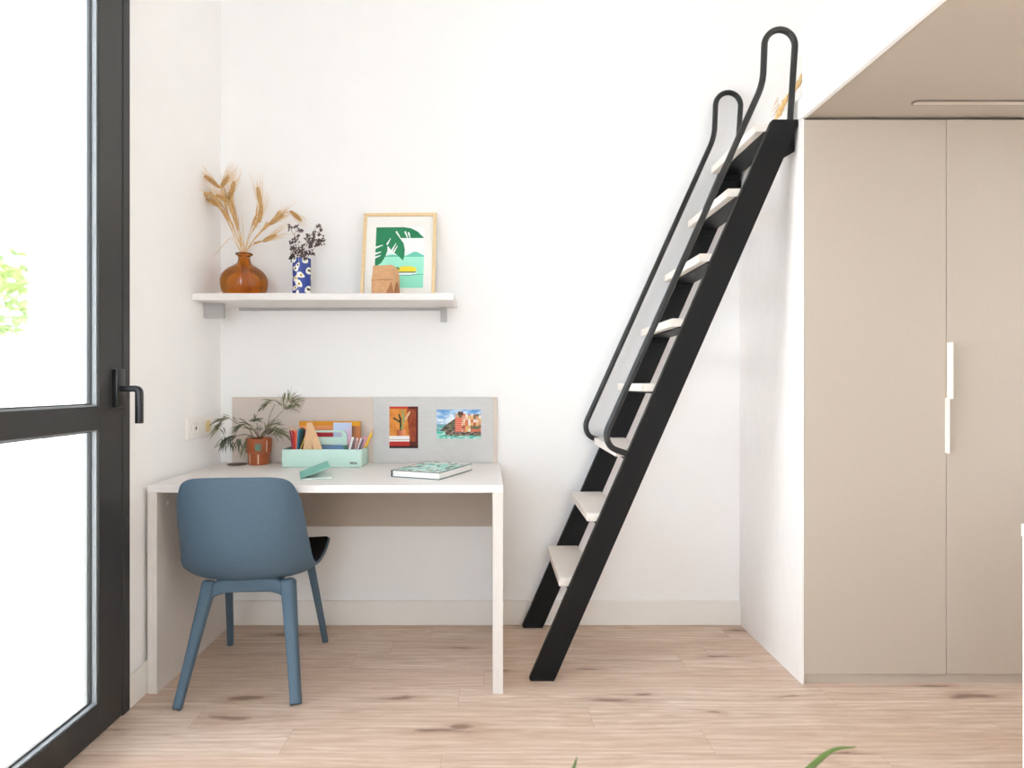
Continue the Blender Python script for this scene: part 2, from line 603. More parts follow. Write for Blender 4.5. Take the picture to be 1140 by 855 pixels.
def glazed_leaf(name, y0, y1, label, handle):
    """y0 near, y1 far edge of the leaf"""
    st = 0.124
    zt, zb = DH - 0.05, 0.0
    bm = bmesh.new()
    x0 = XF - 0.040
    add_box(bm, x0, XF, y1 - st, y1, zb + 0.006, zt, 0.003)           # stiles
    add_box(bm, x0, XF, y0, y0 + st, zb + 0.006, zt, 0.003)
    add_box(bm, x0, XF - 0.0004, y0 + st - 0.002, y1 - st + 0.002, zb + 0.006, 0.107, 0.002)
    add_box(bm, x0, XF - 0.0004, y0 + st - 0.002, y1 - st + 0.002, 0.970, 1.0435, 0.002)
    add_box(bm, x0, XF - 0.0004, y0 + st - 0.002, y1 - st + 0.002, zt - 0.12, zt, 0.002)
    o = obj(name, bm, M['frame'], kind='structure', label=label)
    ya, yb_ = y0 + st, y1 - st
    for za, zb2 in ((0.107, 0.970), (1.0435, zt - 0.12)):
        b = bmesh.new()
        w, xi, xo = 0.005, XF - 0.006, XF - 0.021
        add_box(b, xo, xi, yb_ - w, yb_, za, zb2)
        add_box(b, xo, xi, ya, ya + w, za, zb2)
        add_box(b, xo, xi, ya + w, yb_ - w, za, za + w)
        add_box(b, xo, xi, ya + w, yb_ - w, zb2 - w, zb2)
        obj('glazing_bead', b, M['skylit_bead'], o)
        b = bmesh.new()
        w2 = 0.009
        add_box(b, xo - 0.005, xo, yb_ - w2, yb_, za, zb2)
        add_box(b, xo - 0.005, xo, ya, ya + w2, za, zb2)
        add_box(b, xo - 0.005, xo, ya + w2, yb_ - w2, za, za + w2)
        add_box(b, xo - 0.005, xo, ya + w2, yb_ - w2, zb2 - w2, zb2)
        obj('gasket', b, M['gasket'], o)
        b = bmesh.new()
        add_box(b, XF - 0.0305, XF - 0.0265, ya + 0.001, yb_ - 0.001, za + 0.001, zb2 - 0.001)
        obj('glass_pane', b, M['glass'], o)
    if handle:
        b = box(XF, XF + 0.017, 2.045, 2.092, 1.036, 1.162, 0.003)
        h = obj('handle', b, M['handle'], o, smooth=True)
        b = bmesh.new()
        yc, zc = 2.070, 1.098
        pts = fillet([(XF + 0.016, yc, zc), (-1.153, yc, zc), (-1.153, yc, 0.984)], 0.016, 6)
        add_tube(b, pts, 0.0122, 14, True, (1.0, 0.85), up=(0, 1, 0))
        obj('lever', b, M['handle'], h, smooth=True)
    return o


glazed_leaf('door_1', 1.172, 2.1015, 'dark framed glazed terrace door with black lever handle', True)
glazed_leaf('added_window_1', 0.190, 1.120, None, False)  # unseen leaves carry the glazing on, added to let in daylight
glazed_leaf('added_window_2', -0.790, 0.140, None, False)
glazed_leaf('added_window_3', -1.560, -0.840, None, False)
bm = bmesh.new()
add_box(bm, -1.272, XF, 2.108, YJ, 0, DH, 0.003)
add_box(bm, -1.272, XF - 0.002, 1.122, 1.170, 0, DH - 0.05)
add_box(bm, -1.272, XF - 0.002, 0.142, 0.188, 0, DH - 0.05)
add_box(bm, -1.272, XF - 0.002, -0.838, -0.792, 0, DH - 0.05)
add_box(bm, -1.272, XF, -1.58, -1.562, 0, DH)
add_box(bm, -1.272, XF, -1.58, 2.108, DH - 0.048, DH)
struct('trim_1', bm, M['frame'], label='dark door jambs and head frame around the glazed doors')
# ------------------------------------------------------------------ outside
struct('terrace_floor', box(-7.0, XO - 0.001, -4.0, 9.0, -0.16, -0.03), M['terrace'])
bm = bmesh.new()
add_box(bm, -2.345, XO - 0.03, 3.2, 3.4, -0.03, 5.0)
struct('terrace_wall', bm, M['render'])
struct('parapet', box(-7.0, -2.345, 3.25, 3.42, -0.03, 1.36, 0.01), M['render'])
struct('parapet_side', box(-7.2, -7.0, -4.0, 3.42, -0.03, 1.36, 0.01), M['render'])
struct('terrace_joint', box(-7.0, -2.4, 2.86, 2.875, -0.03, -0.024), M['grout'])

tr = thing('tree', 'sunlit green tree beyond the terrace parapet', 'tree', (-4.6, 5.6, -0.03))
b = bmesh.new()
add_tube(b, spline([(-4.6, 5.6, -0.03), (-4.55, 5.6, 0.7), (-4.62, 5.62, 1.5)], 4), [0.09, 0.085, 0.08, 0.08, 0.075, 0.07, 0.06, 0.05, 0.04], 8)
obj('trunk', b, M['bark'], tr, smooth=True)
b = bmesh.new()
rt = random.Random(3)
for k in range(1500):
    d = Vector((rt.gauss(0, 1), rt.gauss(0, 1), rt.gauss(0, 1))).normalized() * (0.35 + 0.65 * rt.random() ** 0.4)
    c = Vector((-4.6 + d.x * 0.95, 5.6 + d.y * 0.9, 1.75 + d.z * 0.62))
    e = Vector((rt.uniform(-1, 1), rt.uniform(-1, 1), rt.uniform(-1, 0.6))).normalized() * 0.13
    add_leaf(b, c, c + e, 0.06, seg=2)
obj('foliage', b, M['tree'], tr)

# ------------------------------------------------------------------ wardrobe and loft
XW, YW = 1.158, 2.330                      # left face and front plane
wd = thing('wardrobe', 'tall built-in beige wardrobe with two flat doors under the loft', 'wardrobe', ((XW + XR) / 2, (YW + YB) / 2, 0))
obj('side_panel', box(XW, XW + 0.0075, YW, YB - 0.001, 0, 2.098, 0.0006), M['beige_side'], wd)
bm = bmesh.new()
add_box(bm, XW + 0.0078, XR - 0.002, YW + 0.034, YB - 0.001, 0.034, 2.094)
obj('carcass', bm, M['beige'], wd)
obj('plinth', box(XW + 0.0078, XR - 0.002, YW + 0.010, YW + 0.028, 0, 0.0335), M['beige'], wd)
d1 = obj('door', box(XW + 0.009, 1.6912, YW, YW + 0.019, 0.0375, 2.093, 0.001), M['beige'], wd)
d2 = obj('door', box(1.6938, 2.226, YW, YW + 0.019, 0.0375, 2.093, 0.001), M['beige'], wd)
d3 = obj('filler_panel', box(2.229, XR - 0.002, YW, YW + 0.019, 0.0375, 2.093, 0.001), M['beige'], wd)
obj('handle', box(1.6945, 1.6975, YW - 0.030, YW, 1.059, 1.266, 0.0008), M['white_metal'], d2)
obj('handle', box(1.6875, 1.6905, YW - 0.022, YW, 0.858, 1.062, 0.0008), M['white_metal'], d1)

YLO = 0.75                                 # near end of the loft
ZS = 2.101
lp = struct('loft_platform', box(XW + 0.019, XR, YLO, YB, ZS + 0.004, 2.18), M['beige'])
struct('loft_edge', box(XW, XW + 0.018, YW + 0.001, YB, ZS, 2.18, 0.001), M['beige_side'])
struct('loft_parapet', box(XW, XW + 0.018, YLO, YW, ZS, 2.443, 0.001), M['wall'])
led = thing('recessed_light', 'slim recessed linear light strip in the beige loft underside', 'light', (1.85, 2.21, ZS))
b = bmesh.new()


def stadium(x0, x1, yc, w, z, n=8):
    r = w / 2
    p = []
    for k in range(n + 1):
        a = PI / 2 + PI * k / n
        p.append(Vector((x0 + r + r * math.cos(a), yc + r * math.sin(a), z)))
    for k in range(n + 1):
        a = -PI / 2 + PI * k / n
        p.append(Vector((x1 - r + r * math.cos(a), yc + r * math.sin(a), z)))
    return p


add_prism(b, stadium(1.485, 2.22, 2.21, 0.032, ZS - 0.0015), (0, 0, 0.006))
obj('housing', b, M['slot_edge'], led)
b = bmesh.new()
add_prism(b, stadium(1.490, 2.215, 2.21, 0.023, ZS - 0.0025), (0, 0, 0.003))
obj('diffuser', b, M['slot'], led)

# dried stalks on the loft, seen past the hand rail
pot = thing('dried_stalk', 'tan dried stalk lying over the loft edge behind the tall handrail', 'dried plant', (1.20, 2.62, 2.18))
b = bmesh.new()
pts = spline([(1.192, 2.62, 2.181), (1.205, 2.62, 2.235), (1.225, 2.61, 2.285), (1.262, 2.60, 2.335), (1.30, 2.60, 2.392), (1.325, 2.60, 2.44)], 5)
for s in range(3):
    q = [p + Vector((0.006 * math.sin(i * 0.9 + s * 2.1), 0.006 * math.cos(i * 0.9 + s * 2.1), 0)) for i, p in enumerate(pts)]
    add_tube(b, q, [0.0075 if i % 3 else 0.006 for i in range(len(q))], 8)
obj('braid', b, M['straw'], pot, smooth=True)
b = bmesh.new()
for k in range(7):
    a = Vector((1.20 + 0.01 * random.random(), 2.62, 2.235 + 0.012 * k))
    add_tube(b, [a, a + Vector((-0.014 - 0.01 * random.random(), random.uniform(-0.02, 0.02), -0.03))], [0.0016, 0.0006], 5)
obj('loose_straw', b, M['ear'], pot)

# ------------------------------------------------------------------ ladder
ld = thing('loft_ladder', 'steep black steel ladder with white treads leaning on the wardrobe side', 'ladder', (0.66, 2.62, 0))
YF0, YF1, YK0, YK1 = 2.353, 2.381, 2.865, 2.892


def sx(z):
    return 0.149 + (1.060 - 0.149) * z / 2.104


for y0, y1 in ((YF0, YF1), (YK0, YK1)):
    b = bmesh.new()
    add_prism(b, [(0.149, y0, 0.006), (0.245, y0, 0.006), (1.1545, y0, 2.080), (1.1545, y0, 2.104), (1.060, y0, 2.104)], (0, y1 - y0, 0), 0.0015)
    s = obj('stringer', b, M['black'], ld)
    obj('rubber_foot', box(0.153, 0.243, y0 + 0.001, y1 - 0.001, 0, 0.0065, 0.001), M['gasket'], s)
    # wall bracket
    b = bmesh.new()
    yy = y1 + 0.001
    add_prism(b, [(1.108, yy, 1.966), (1.1555, yy, 1.994), (1.1555, yy, 2.09), (1.135, yy, 2.075)], (0, 0.006, 0), 0.001)
    add_box(b, 1.1495, 1.1565, yy, yy + 0.05, 2.0, 2.09, 0.001)
    br = obj('bracket', b, M['black'], s)
    # hand rail
    yc = (y0 + y1) / 2
    r = 0.0118
    b = bmesh.new()
    low = fillet([(0.530, yc, 0.846), (0.452, yc, 0.874), (0.4365, yc, 0.925), (1.029, yc, 2.244), (1.0345, yc, 2.387)], [0.045, 0.045, 0.05], 8)
    arc = [Vector((1.092 - 0.0575 * math.cos(PI * k / 16), yc, 2.387 + 0.0600 * math.sin(PI * k / 16))) for k in range(1, 17)]
    add_tube(b, low + arc + [Vector((1.131, yc, 2.098))], r, 14, up=(0, 1, 0))
    obj('handrail', b, M['tube'], ld, smooth=True)
for k in range(8):
    zt = 0.377 + 0.2462 * k
    x0 = sx(zt) - 0.049
    x1 = min(x0 + 0.138, 1.150)
    t = obj('tread', box(x0, x1, YF1 + 0.0005, YK0 - 0.0005, zt - 0.031, zt, 0.002), M['tread'], ld)
    b = bmesh.new()
    add_box(b, x0 + 0.03, min(x1 - 0.012, 1.14), YF1 + 0.0005, YK0 - 0.0005, zt - 0.038, zt - 0.0311)
    for ya in (YF1 + 0.0005, YK0 - 0.0045):
        add_box(b, x0 + 0.05, x1 - 0.03, ya, ya + 0.004, zt - 0.068, zt - 0.038)
    obj('support_plate', b, M['black'], t)

# ------------------------------------------------------------------ desk
DX0, DX1, DF, DZ = -1.2285, 0.0487, 2.256, 0.75
dk = thing('desk', 'pale wood desk along the white wall with panel legs', 'desk', ((DX0 + DX1) / 2, (DF + YB) / 2, 0))
obj('desktop', box(DX0, DX1, DF, YB - 0.002, DZ - 0.027, DZ, 0.0012), M['desk'], dk)
lg = obj('leg_panel', box(DX0, DX0 + 0.034, DF + 0.002, YB - 0.016, 0, DZ - 0.0271, 0.0012), M['desk_panel'], dk)
b = bmesh.new()
add_lathe(b, [(0.0075, 0), (0.0075, 0.002)], (0, 0, 0), 18, True, True)
b.transform(Matrix.Translation((DX0 + 0.034, DF + 0.075, 0.672)) @ Matrix.Rotation(PI / 2, 4, 'Y'))
obj('cover_cap', b, M['white_plastic'], lg, label='round white cover cap')
obj('leg_panel', box(DX1 - 0.037, DX1, DF + 0.002, YB - 0.016, 0, DZ - 0.0271, 0.0012), M['desk_panel'], dk)
obj('modesty_panel', box(DX0 + 0.0345, DX1 - 0.0375, YB - 0.036, YB - 0.018, 0.462, DZ - 0.0272, 0.001), M['beige'], dk)
b = bmesh.new()
add_lathe(b, [(0.042, 0), (0.044, 0.002), (0.040, 0.004), (0.032, 0.0045), (0.0, 0.0045)], (-1.135, 2.83, DZ), 32, True)
obj('cable_grommet', b, M['grommet'], dk, smooth=True)

# boards on the wall above the desk
ZB0, ZB1 = DZ + 0.001, 1.053
o = obj('wall_board', box(-1.187, 0.036, YB - 0.013, YB - 0.0005, ZB0, ZB1, 0.001), M['board'])
tag(o, 'long beige laminate upstand board on the wall behind the desk', 'board')
o = obj('magnetic_board', box(-0.535, 0.0166, YB - 0.017, YB - 0.0132, ZB0, ZB1 - 0.001, 0.0008), M['magnet'])
tag(o, 'grey brushed metal magnetic board holding two postcards', 'board')


# postcards ---------------------------------------------------------
def cactus_card(u, v):
    c = lerp(c8(196, 108, 40), c8(226, 148, 66), 0.5 + fb(u, v, 4) * 0.5 + (0.4 - abs(u - 0.3)))
    if u > 0.60 + 0.12 * (1 - v):
        c = lerp(c8(132, 52, 26), c8(168, 78, 42), 0.5 + 0.8 * fb(u, v, 8, 2))
    if u > 0.92 or (u > 0.66 and v > 0.93):
        c = c8(88, 36, 24)
    if v > 0.95 and u < 0.66:
        c = c8(206, 62, 46)
    if v < 0.16:
        c = c8(188, 48, 40) if u < 0.70 else c8(92, 38, 28)
        if v < 0.05:
            c = c8(40, 26, 24)
    elif v < 0.29 and u < 0.70:
        c = lerp(c8(240, 236, 232), c8(196, 180, 172), 1.0 if 0.20 < v < 0.215 else 0)
    if 0.29 <= v < 0.45 and 0.26 < u < 0.56:
        c = lerp(c8(166, 84, 50), c8(232, 150, 108), (u - 0.26) * 4)
    # branching plant
    def seg(x0, y0, x1, y1, w):
        dx, dy = x1 - x0, (y1 - y0) * 1.45
        t = max(0, min(1, ((u - x0) * dx + (v - y0) * 1.45 * dy) / (dx * dx + dy * dy)))
        return math.hypot(u - x0 - dx * t, (v - y0) * 1.45 - dy * t) < w
    if seg(0.40, 0.45, 0.38, 0.72, 0.035) or seg(0.38, 0.62, 0.16, 0.72, 0.03) or seg(0.38, 0.7, 0.34, 0.80, 0.03):
        c = c8(48, 52, 34)
    if seg(0.43, 0.46, 0.50, 0.68, 0.032) or seg(0.50, 0.66, 0.68, 0.82, 0.035) or seg(0.5, 0.68, 0.46, 0.9, 0.042):
        c = c8(150, 160, 96)
    if seg(0.56, 0.70, 0.70, 0.86, 0.03):
        c = c8(224, 178, 140)
    return c


def coast_card(u, v):
    c = lerp(c8(232, 240, 246), c8(104, 158, 214), (v - 0.5) * 2.0 + fb(u, v, 5) * 0.8 - u * 0.3)
    if v < 0.50:
        c = c8(128, 160, 180)
    if v < 0.47:
        c = lerp(c8(92, 160, 168), c8(150, 196, 190), 0.5 + fb(u * 2, v * 5, 3))
    if v < 0.24:
        c = lerp(c8(80, 190, 168), c8(210, 232, 222), 0.3 + fb(u * 2, v * 4, 4, 3) * 1.3)
    hill = 0.26 + 0.52 * max(0, min(1, (u - 0.08) / 0.42)) ** 0.8
    if u > 0.42:
        hill = 0.86 - 0.05 * (u - 0.4) + 0.05 * fb(u * 3, 0, 3)
    low = 0.27 if u < 0.2 else 0.10 + 0.05 * fb(u * 4, 1, 3)
    if u > 0.08 and low < v < hill:
        k = fb(u * 2, v * 2, 4, 5)
        c = lerp(c8(70, 66, 56), c8(128, 120, 96), 0.5 + k)
        if v < 0.30:
            c = lerp(c8(64, 56, 52), c8(176, 150, 130), 0.45 + fb(u * 3, v * 6, 4, 9) * 1.3)
        if u > 0.42 and v > 0.24:
            bx, by = int(u * 17), int((v + 0.03 * (bx_off(int(u * 17)))) * 9)
            r = random.Random(bx * 131 + by * 17 + 5)
            c = r.choice([c8(222, 122, 92), c8(232, 186, 120), c8(240, 206, 178), c8(208, 92, 78), c8(238, 228, 214), c8(226, 160, 132), c8(112, 124, 84), c8(140, 112, 92)])
            if (u * 17) % 1 < 0.16 or ((v * 18) % 1 < 0.28 and (u * 34) % 1 < 0.4):
                c = tuple(x * 0.78 for x in c)
            if 0.42 < u < 0.57:
                c = lerp(c8(214, 104, 84), c8(234, 150, 122), ((v * 14) % 1 > 0.6) * 1.0)
                if v > 0.74:
                    c = c8(214, 176, 140) if u < 0.5 else c8(96, 108, 72)
    if 0.48 < u < 0.60 and 0.80 < v < 0.93:
        c = c8(108, 66, 54)
    return c


def bx_off(i):
    return random.Random(i * 7 + 1).uniform(-1, 1)


def card(name, u0, u1, v0, v1, fn, label, nx, ny, group=None):
    d = YB - 0.0172
    a = P(u0, v1, d)
    w, h = (u1 - u0) * d / F, (v1 - v0) * d / F
    bm, cols = painted_bm((a.x, d - 0.0006, a.z), (1, 0, 0), (0, 0, 1), w, h, nx, ny, fn, 0.0005)
    o = paint(obj(name, bm, M['art']), cols)
    return tag(o, label, 'postcard', group)


card('postcard', 433.5, 465.5, 452.5, 499, cactus_card, 'upright orange postcard of a potted cactus on the grey board', 64, 92)
card('postcard', 486, 535.5, 456, 488.3, coast_card, 'landscape postcard of a seaside cliff village on the grey board', 110, 72)

# ------------------------------------------------------------------ wall socket
sk = thing('wall_socket', 'white double wall socket plate on left wall beside the desk', 'socket', (XL, 2.69, 0.882))
obj('plate', box(XL, XL + 0.012, 2.568, 2.812, 0.884, 0.974, 0.004), M['socket'], sk, smooth=True)


def disc_x(x, y, z, prof, seg=28):
    b = bmesh.new()
    add_lathe(b, prof, (0, 0, 0), seg, True)
    b.transform(Matrix.Translation((x, y, z)) @ Matrix.Rotation(PI / 2, 4, 'Y'))
    return b


gs = obj('gang', disc_x(XL + 0.012, 2.640, 0.929, [(0.029, 0), (0.029, 0.003), (0.022, 0.0035), (0.020, 0.0005), (0.0, 0.0005)]), M['socket'], sk, smooth=True)
obj('pin_hole', disc_x(XL + 0.0127, 2.640, 0.927, [(0.006, 0), (0.006, 0.0006), (0, 0.0006)], 14), M['gasket'], gs)
obj('gang', disc_x(XL + 0.012, 2.752, 0.929, [(0.026, 0), (0.026, 0.004), (0.020, 0.006), (0.0, 0.0065)]), M['cream_plastic'], sk, smooth=True, label='round cream switch')

# ------------------------------------------------------------------ wall shelf
SZ0, SZ1, SF, SXR = 1.4644, 1.4934, 2.631, -0.150
sh = thing('wall_shelf', 'long white floating shelf on two brackets above the desk', 'shelf', (-0.7, YB, 1.40))
obj('shelf_board', box(XL + 0.0005, SXR, SF, YB - 0.0005, SZ0, SZ1, 0.0025), M['desk'], sh)
obj('wall_rail', box(-1.156, -0.226, YB - 0.012, YB - 0.0005, SZ0 - 0.012, SZ0 - 0.0002), M['alu'], sh)
obj('bracket', box(XL + 0.0005, -1.157, 2.734, 2.760, 1.401, SZ0 - 0.0002, 0.001), M['alu'], sh)
obj('bracket', box(-0.225, -0.197, YB - 0.030, YB - 0.0005, 1.399, SZ0 - 0.0002, 0.001), M['alu'], sh)

# amber vase --------------------------------------------------------
VC = Vector((-1.079, 2.765, SZ1 + 0.0005))
av = thing('glass_vase', 'round amber glass vase holding dried wheat on the shelf', 'vase', VC)
b = bmesh.new()
prof = [(0.060, 0.0), (0.078, 0.005), (0.092, 0.024), (0.0985, 0.052), (0.0985, 0.078), (0.090, 0.101), (0.072, 0.121), (0.050, 0.135),
        (0.034, 0.146), (0.0275, 0.156), (0.0245, 0.171), (0.026, 0.180), (0.033, 0.186), (0.035, 0.189), (0.033, 0.192), (0.027, 0.190)]
pp = spline([Vector((r, 0, z)) for r, z in prof], 3)
add_lathe(b, [(max(p.x, 0.001), p.z) for p in pp], VC, 56, True)
obj('body', b, M['amber'], av, smooth='all')
b = bmesh.new()
ring = [Vector((VC.x + 0.0335 * math.cos(2 * PI * k / 24), VC.y + 0.0335 * math.sin(2 * PI * k / 24), VC.z + 0.189)) for k in range(25)]
add_tube(b, ring, 0.0035, 8, False)
obj('rim', b, M['amber'], av, smooth='all')


# dried wheat -------------------------------------------------------
def wheat(path, head, depth, label, bend=0.0, seed=0, awn_len=0.085):
    """path: stem pixels from the neck outward; head: (base px, tip px)"""
    r = random.Random(seed)
    neck = VC + Vector((r.uniform(-0.012, 0.012), r.uniform(-0.010, 0.010), 0.186))
    foot = VC + Vector((r.uniform(-0.055, 0.055), r.uniform(-0.04, 0.04), 0.004))
    n = len(path)
    pts = [foot, neck] + [P(u, v, 2.765 + (depth - 2.765) * (i + 1) / (n + 1)) for i, (u, v) in enumerate(path)]
    hb, ht = P(*head[0], depth), P(*head[1], depth + r.uniform(-0.02, 0.02))
    pts.append(hb)
    t = thing('wheat_stalk', label, 'dried plant', foot, 'dried wheat stalks in the amber vase')
    sp = [foot] + spline(pts[1:], 6)
    b = bmesh.new()
    add_tube(b, sp, [0.0016] * (len(sp) - 1) + [0.0012], 6)
    # a dry leaf blade along the stem
    k = len(sp) // 2
    a = sp[k]
    d = (sp[min(k + 5, len(sp) - 1)] - a)
    add_leaf(b, a, a + d * 1.1 + Vector((r.uniform(-0.02, 0.02), r.uniform(-0.02, 0.01), r.uniform(-0.015, 0.02))), 0.006, 0.006, 6)
    for q in range(6):
        k = r.randint(8, max(9, len(sp) - 6))
        a = sp[k] + Vector((r.uniform(-.003, .003), r.uniform(-.004, .004), 0))
        d = (sp[min(k + 6, len(sp) - 1)] - a)
        add_leaf(b, a, a + d * r.uniform(0.8, 1.3) + Vector((r.uniform(-0.016, 0.016), r.uniform(-0.02, 0.01), r.uniform(-0.01, 0.015))), 0.007, 0.004, 6)
    obj('stem', b, M['straw'], t, smooth=True)
    # ear
    b = bmesh.new()
    ax = ht - hb
    L = ax.length
    axn = ax.normalized()
    s1 = axn.orthogonal().normalized()
    s2 = axn.cross(s1)
    wb = bmesh.new()
    for i in range(11):
        tt = i / 10.5
        for q in range(3):
            ang = q * 2 * PI / 3 + i * PI / 3
            o_ = (s1 * math.cos(ang) + s2 * math.sin(ang))
            w = 0.0058 * math.sin(PI * (0.18 + 0.74 * tt)) + 0.001
            c = hb + axn * (L * (tt * 0.95)) + o_ * w
            dirv = (axn + o_ * 0.35).normalized()
            add_blob(b, c, 0.0034, 0.0034, 0.0092, dirv.to_track_quat('Z', 'Y'), 1)
            if True:
                e = c + (axn + o_ * 0.28 + Vector((r.uniform(-.12, .12), r.uniform(-.12, .12), r.uniform(-.1, .12)))).normalized() * (awn_len * r.uniform(0.6, 1.15))
                add_tube(wb, [c, (c + e) / 2 + o_ * 0.002, e], [0.00065, 0.00050, 0.00018], 3, False)
    h = obj('ear', b, M['ear'], t, smooth='all')
    obj('awns', wb, M['awn'], h)
    return t


wheat([(262, 262), (252, 232)], ((243.5, 208), (228, 195)), 2.74, 'wheat stalk whose plump ear points up left, upper left of the spray')
wheat([(266, 255), (255, 228)], ((246.5, 208), (254.5, 196)), 2.80, 'wheat stalk with short plump ear at the very top of the spray')
wheat([(267, 258), (262, 236)], ((257, 219), (260.5, 202)), 2.77, 'wheat stalk with upright ear just right of the topmost wheat ear', seed=3)
wheat([(260, 262), (246, 230)], ((232, 216.5), (213.5, 215.5)), 2.75, 'wheat stalk with ear lying level, reaching farthest left of all wheat', seed=4)
wheat([(262, 258), (250, 232)], ((242.5, 223.5), (228.5, 211)), 2.79, 'wheat stalk with ear just above and behind the level left ear', seed=5)
wheat([(264, 256), (258, 238)], ((254, 224), (241, 217)), 2.72, 'wheat stalk with ear in the middle of the left cluster', seed=6)
wheat([(263, 260), (254, 240)], ((243, 229), (229.5, 220.5)), 2.76, 'wheat stalk with lowest ear of the left hand cluster', seed=7)
wheat([(266, 262), (262, 246)], ((258.5, 231), (255, 214)), 2.82, 'wheat stalk with ear tucked below the upright left ear', seed=8)
wheat([(277, 262), (284, 244)], ((290.5, 230), (286.8, 208)), 2.78, 'wheat stalk with tall curved ear standing alone above vase centre', seed=9)
wheat([(278, 264), (285, 252)], ((289, 246), (291.5, 227)), 2.74, 'wheat stalk with ear directly below the tall curved middle ear', seed=10)
wheat([(280, 270), (292, 257)], ((301.5, 249), (316, 238.5)), 2.75, 'wheat stalk with ear rising up right between vase and drooping ear', seed=11)
wheat([(284, 266), (304, 246), (316, 237)], ((324, 235.8), (335, 245)), 2.77, 'wheat stalk arching over with drooping ear above the blue vase', seed=12, awn_len=0.06)
wheat([(279, 274), (286, 271)], ((294, 268), (307.5, 261.5)), 2.73, 'wheat stalk with lowest right ear just left of the blue vase', seed=13, awn_len=0.10)
# one broken stem
t = thing('wheat_stalk', 'broken bare wheat stem snapped downward at left of amber vase', 'dried plant', VC + Vector((0.02, -0.01, 0.004)), 'dried wheat stalks in the amber vase')
b = bmesh.new()
add_tube(b, [VC + Vector((0.02, -0.01, 0.004)), VC + Vector((-0.008, -0.004, 0.186)), P(263, 272, 2.74), P(258, 264, 2.73), P(254.5, 266, 2.73), P(238, 285, 2.72)], [0.0014, 0.0014, 0.0013, 0.0012, 0.0012, 0.0008], 6)
obj('stem', b, M['straw'], t)
t = thing('wheat_stalk', 'thin bare upright wheat stem in the gap between the wheat clusters', 'dried plant', VC + Vector((-0.03, 0.01, 0.004)), 'dried wheat stalks in the amber vase')
b = bmesh.new()
add_tube(b, [VC + Vector((-0.03, 0.01, 0.004)), VC + Vector((0.002, 0.004, 0.186)), P(271, 262, 2.78), P(269.5, 238, 2.78)], [0.0014, 0.0014, 0.0011, 0.0006], 6)
obj('stem', b, M['straw'], t)

# blue patterned vase -----------------------------------------------
BC = Vector(((336 - U0) * 2.79 / F, 2.79, SZ1 + 0.0005))
BR, BHT = 0.0395, 0.174
EGGS = [(0.20, 0.97, 60, .11), (0.78, 0.95, 100, .11), (0.42, 0.80, 60, .085), (0.28, 0.72, 150, .095), (0.96, 0.68, 90, .10), (0.58, 0.555, -25, .115),
        (0.30, 0.47, 60, .10), (0.48, 0.34, -45, .125), (0.25, 0.235, 20, .095), (0.93, 0.20, 80, .11), (0.40, 0.13, 80, .06), (0.12, 0.04, 40, .10), (0.04, 0.52, 80, .06)]


def vase_paint(u, v):
    """u 0..1 across the front half, pattern repeats on the back"""
    base = c8(46, 68, 148)
    for ex, ey, ang, r in EGGS:
        r *= 1.22
        dx, dy = (u - ex), (v - ey) * 2.1
        a = math.radians(ang)
        p, q = dx * math.cos(a) + dy * math.sin(a), -dx * math.sin(a) + dy * math.cos(a)
        k = (p / (r * 1.55)) ** 2 + (q / (r * (1.0 - 0.35 * p / r * 0.6) + 1e-4)) ** 2
        if k < 1:
            if r > 0.09 and (p - 0.02) ** 2 + q * q < (r * 0.52) ** 2:
                if (p - 0.02) ** 2 + q * q < (r * 0.22) ** 2:
                    return c8(96, 84, 40)
                return c8(222, 184, 64) if ex < 0.9 and ey < 0.7 else c8(60, 58, 52)
            return c8(240, 240, 234)
    if abs(u - (0.42 + 0.07 * math.sin(v * 9))) < 0.018:
        return c8(150, 150, 172)
    return base


bv = thing('ceramic_vase', 'slim blue cylinder vase with white and yellow petal pattern', 'vase', BC)
b = bmesh.new()
NA, NZ = 144, 96
cols = []
g = [[b.verts.new((BC.x + BR * math.cos(-PI + 2 * PI * i / NA), BC.y + BR * math.sin(-PI + 2 * PI * i / NA), BC.z + BHT * j / NZ)) for i in range(NA)] for j in range(NZ + 1)]
for j in range(NZ):
    for i in range(NA):
        k = (i + 1) % NA
        b.faces.new((g[j][i], g[j][k], g[j + 1][k], g[j + 1][i]))
        a = (i + 0.5) / NA * 2
        ua = a if a < 1 else a - 1
        cols.append(vase_paint(0.5 - 0.5 * math.cos(PI * ua), (j + 0.5) / NZ))
inner = [[b.verts.new((BC.x + (BR - 0.004) * math.cos(-PI + 2 * PI * i / NA), BC.y + (BR - 0.004) * math.sin(-PI + 2 * PI * i / NA), BC.z + (BHT if j else 0.01))) for i in range(NA)] for j in (1, 0)]
for i in range(NA):
    k = (i + 1) % NA
    b.faces.new((g[NZ][i], g[NZ][k], inner[0][k], inner[0][i]))
    cols.append((0.93, 0.93, 0.92))
    b.faces.new((inner[0][i], inner[0][k], inner[1][k], inner[1][i]))
    cols.append((0.93, 0.93, 0.92))
b.faces.new(inner[1])
cols.append((0.9, 0.9, 0.9))
b.faces.new(list(reversed(g[0])))
cols.append((0.9, 0.9, 0.9))
paint(obj('body', b, M['ceramic'], bv, smooth=True), cols)


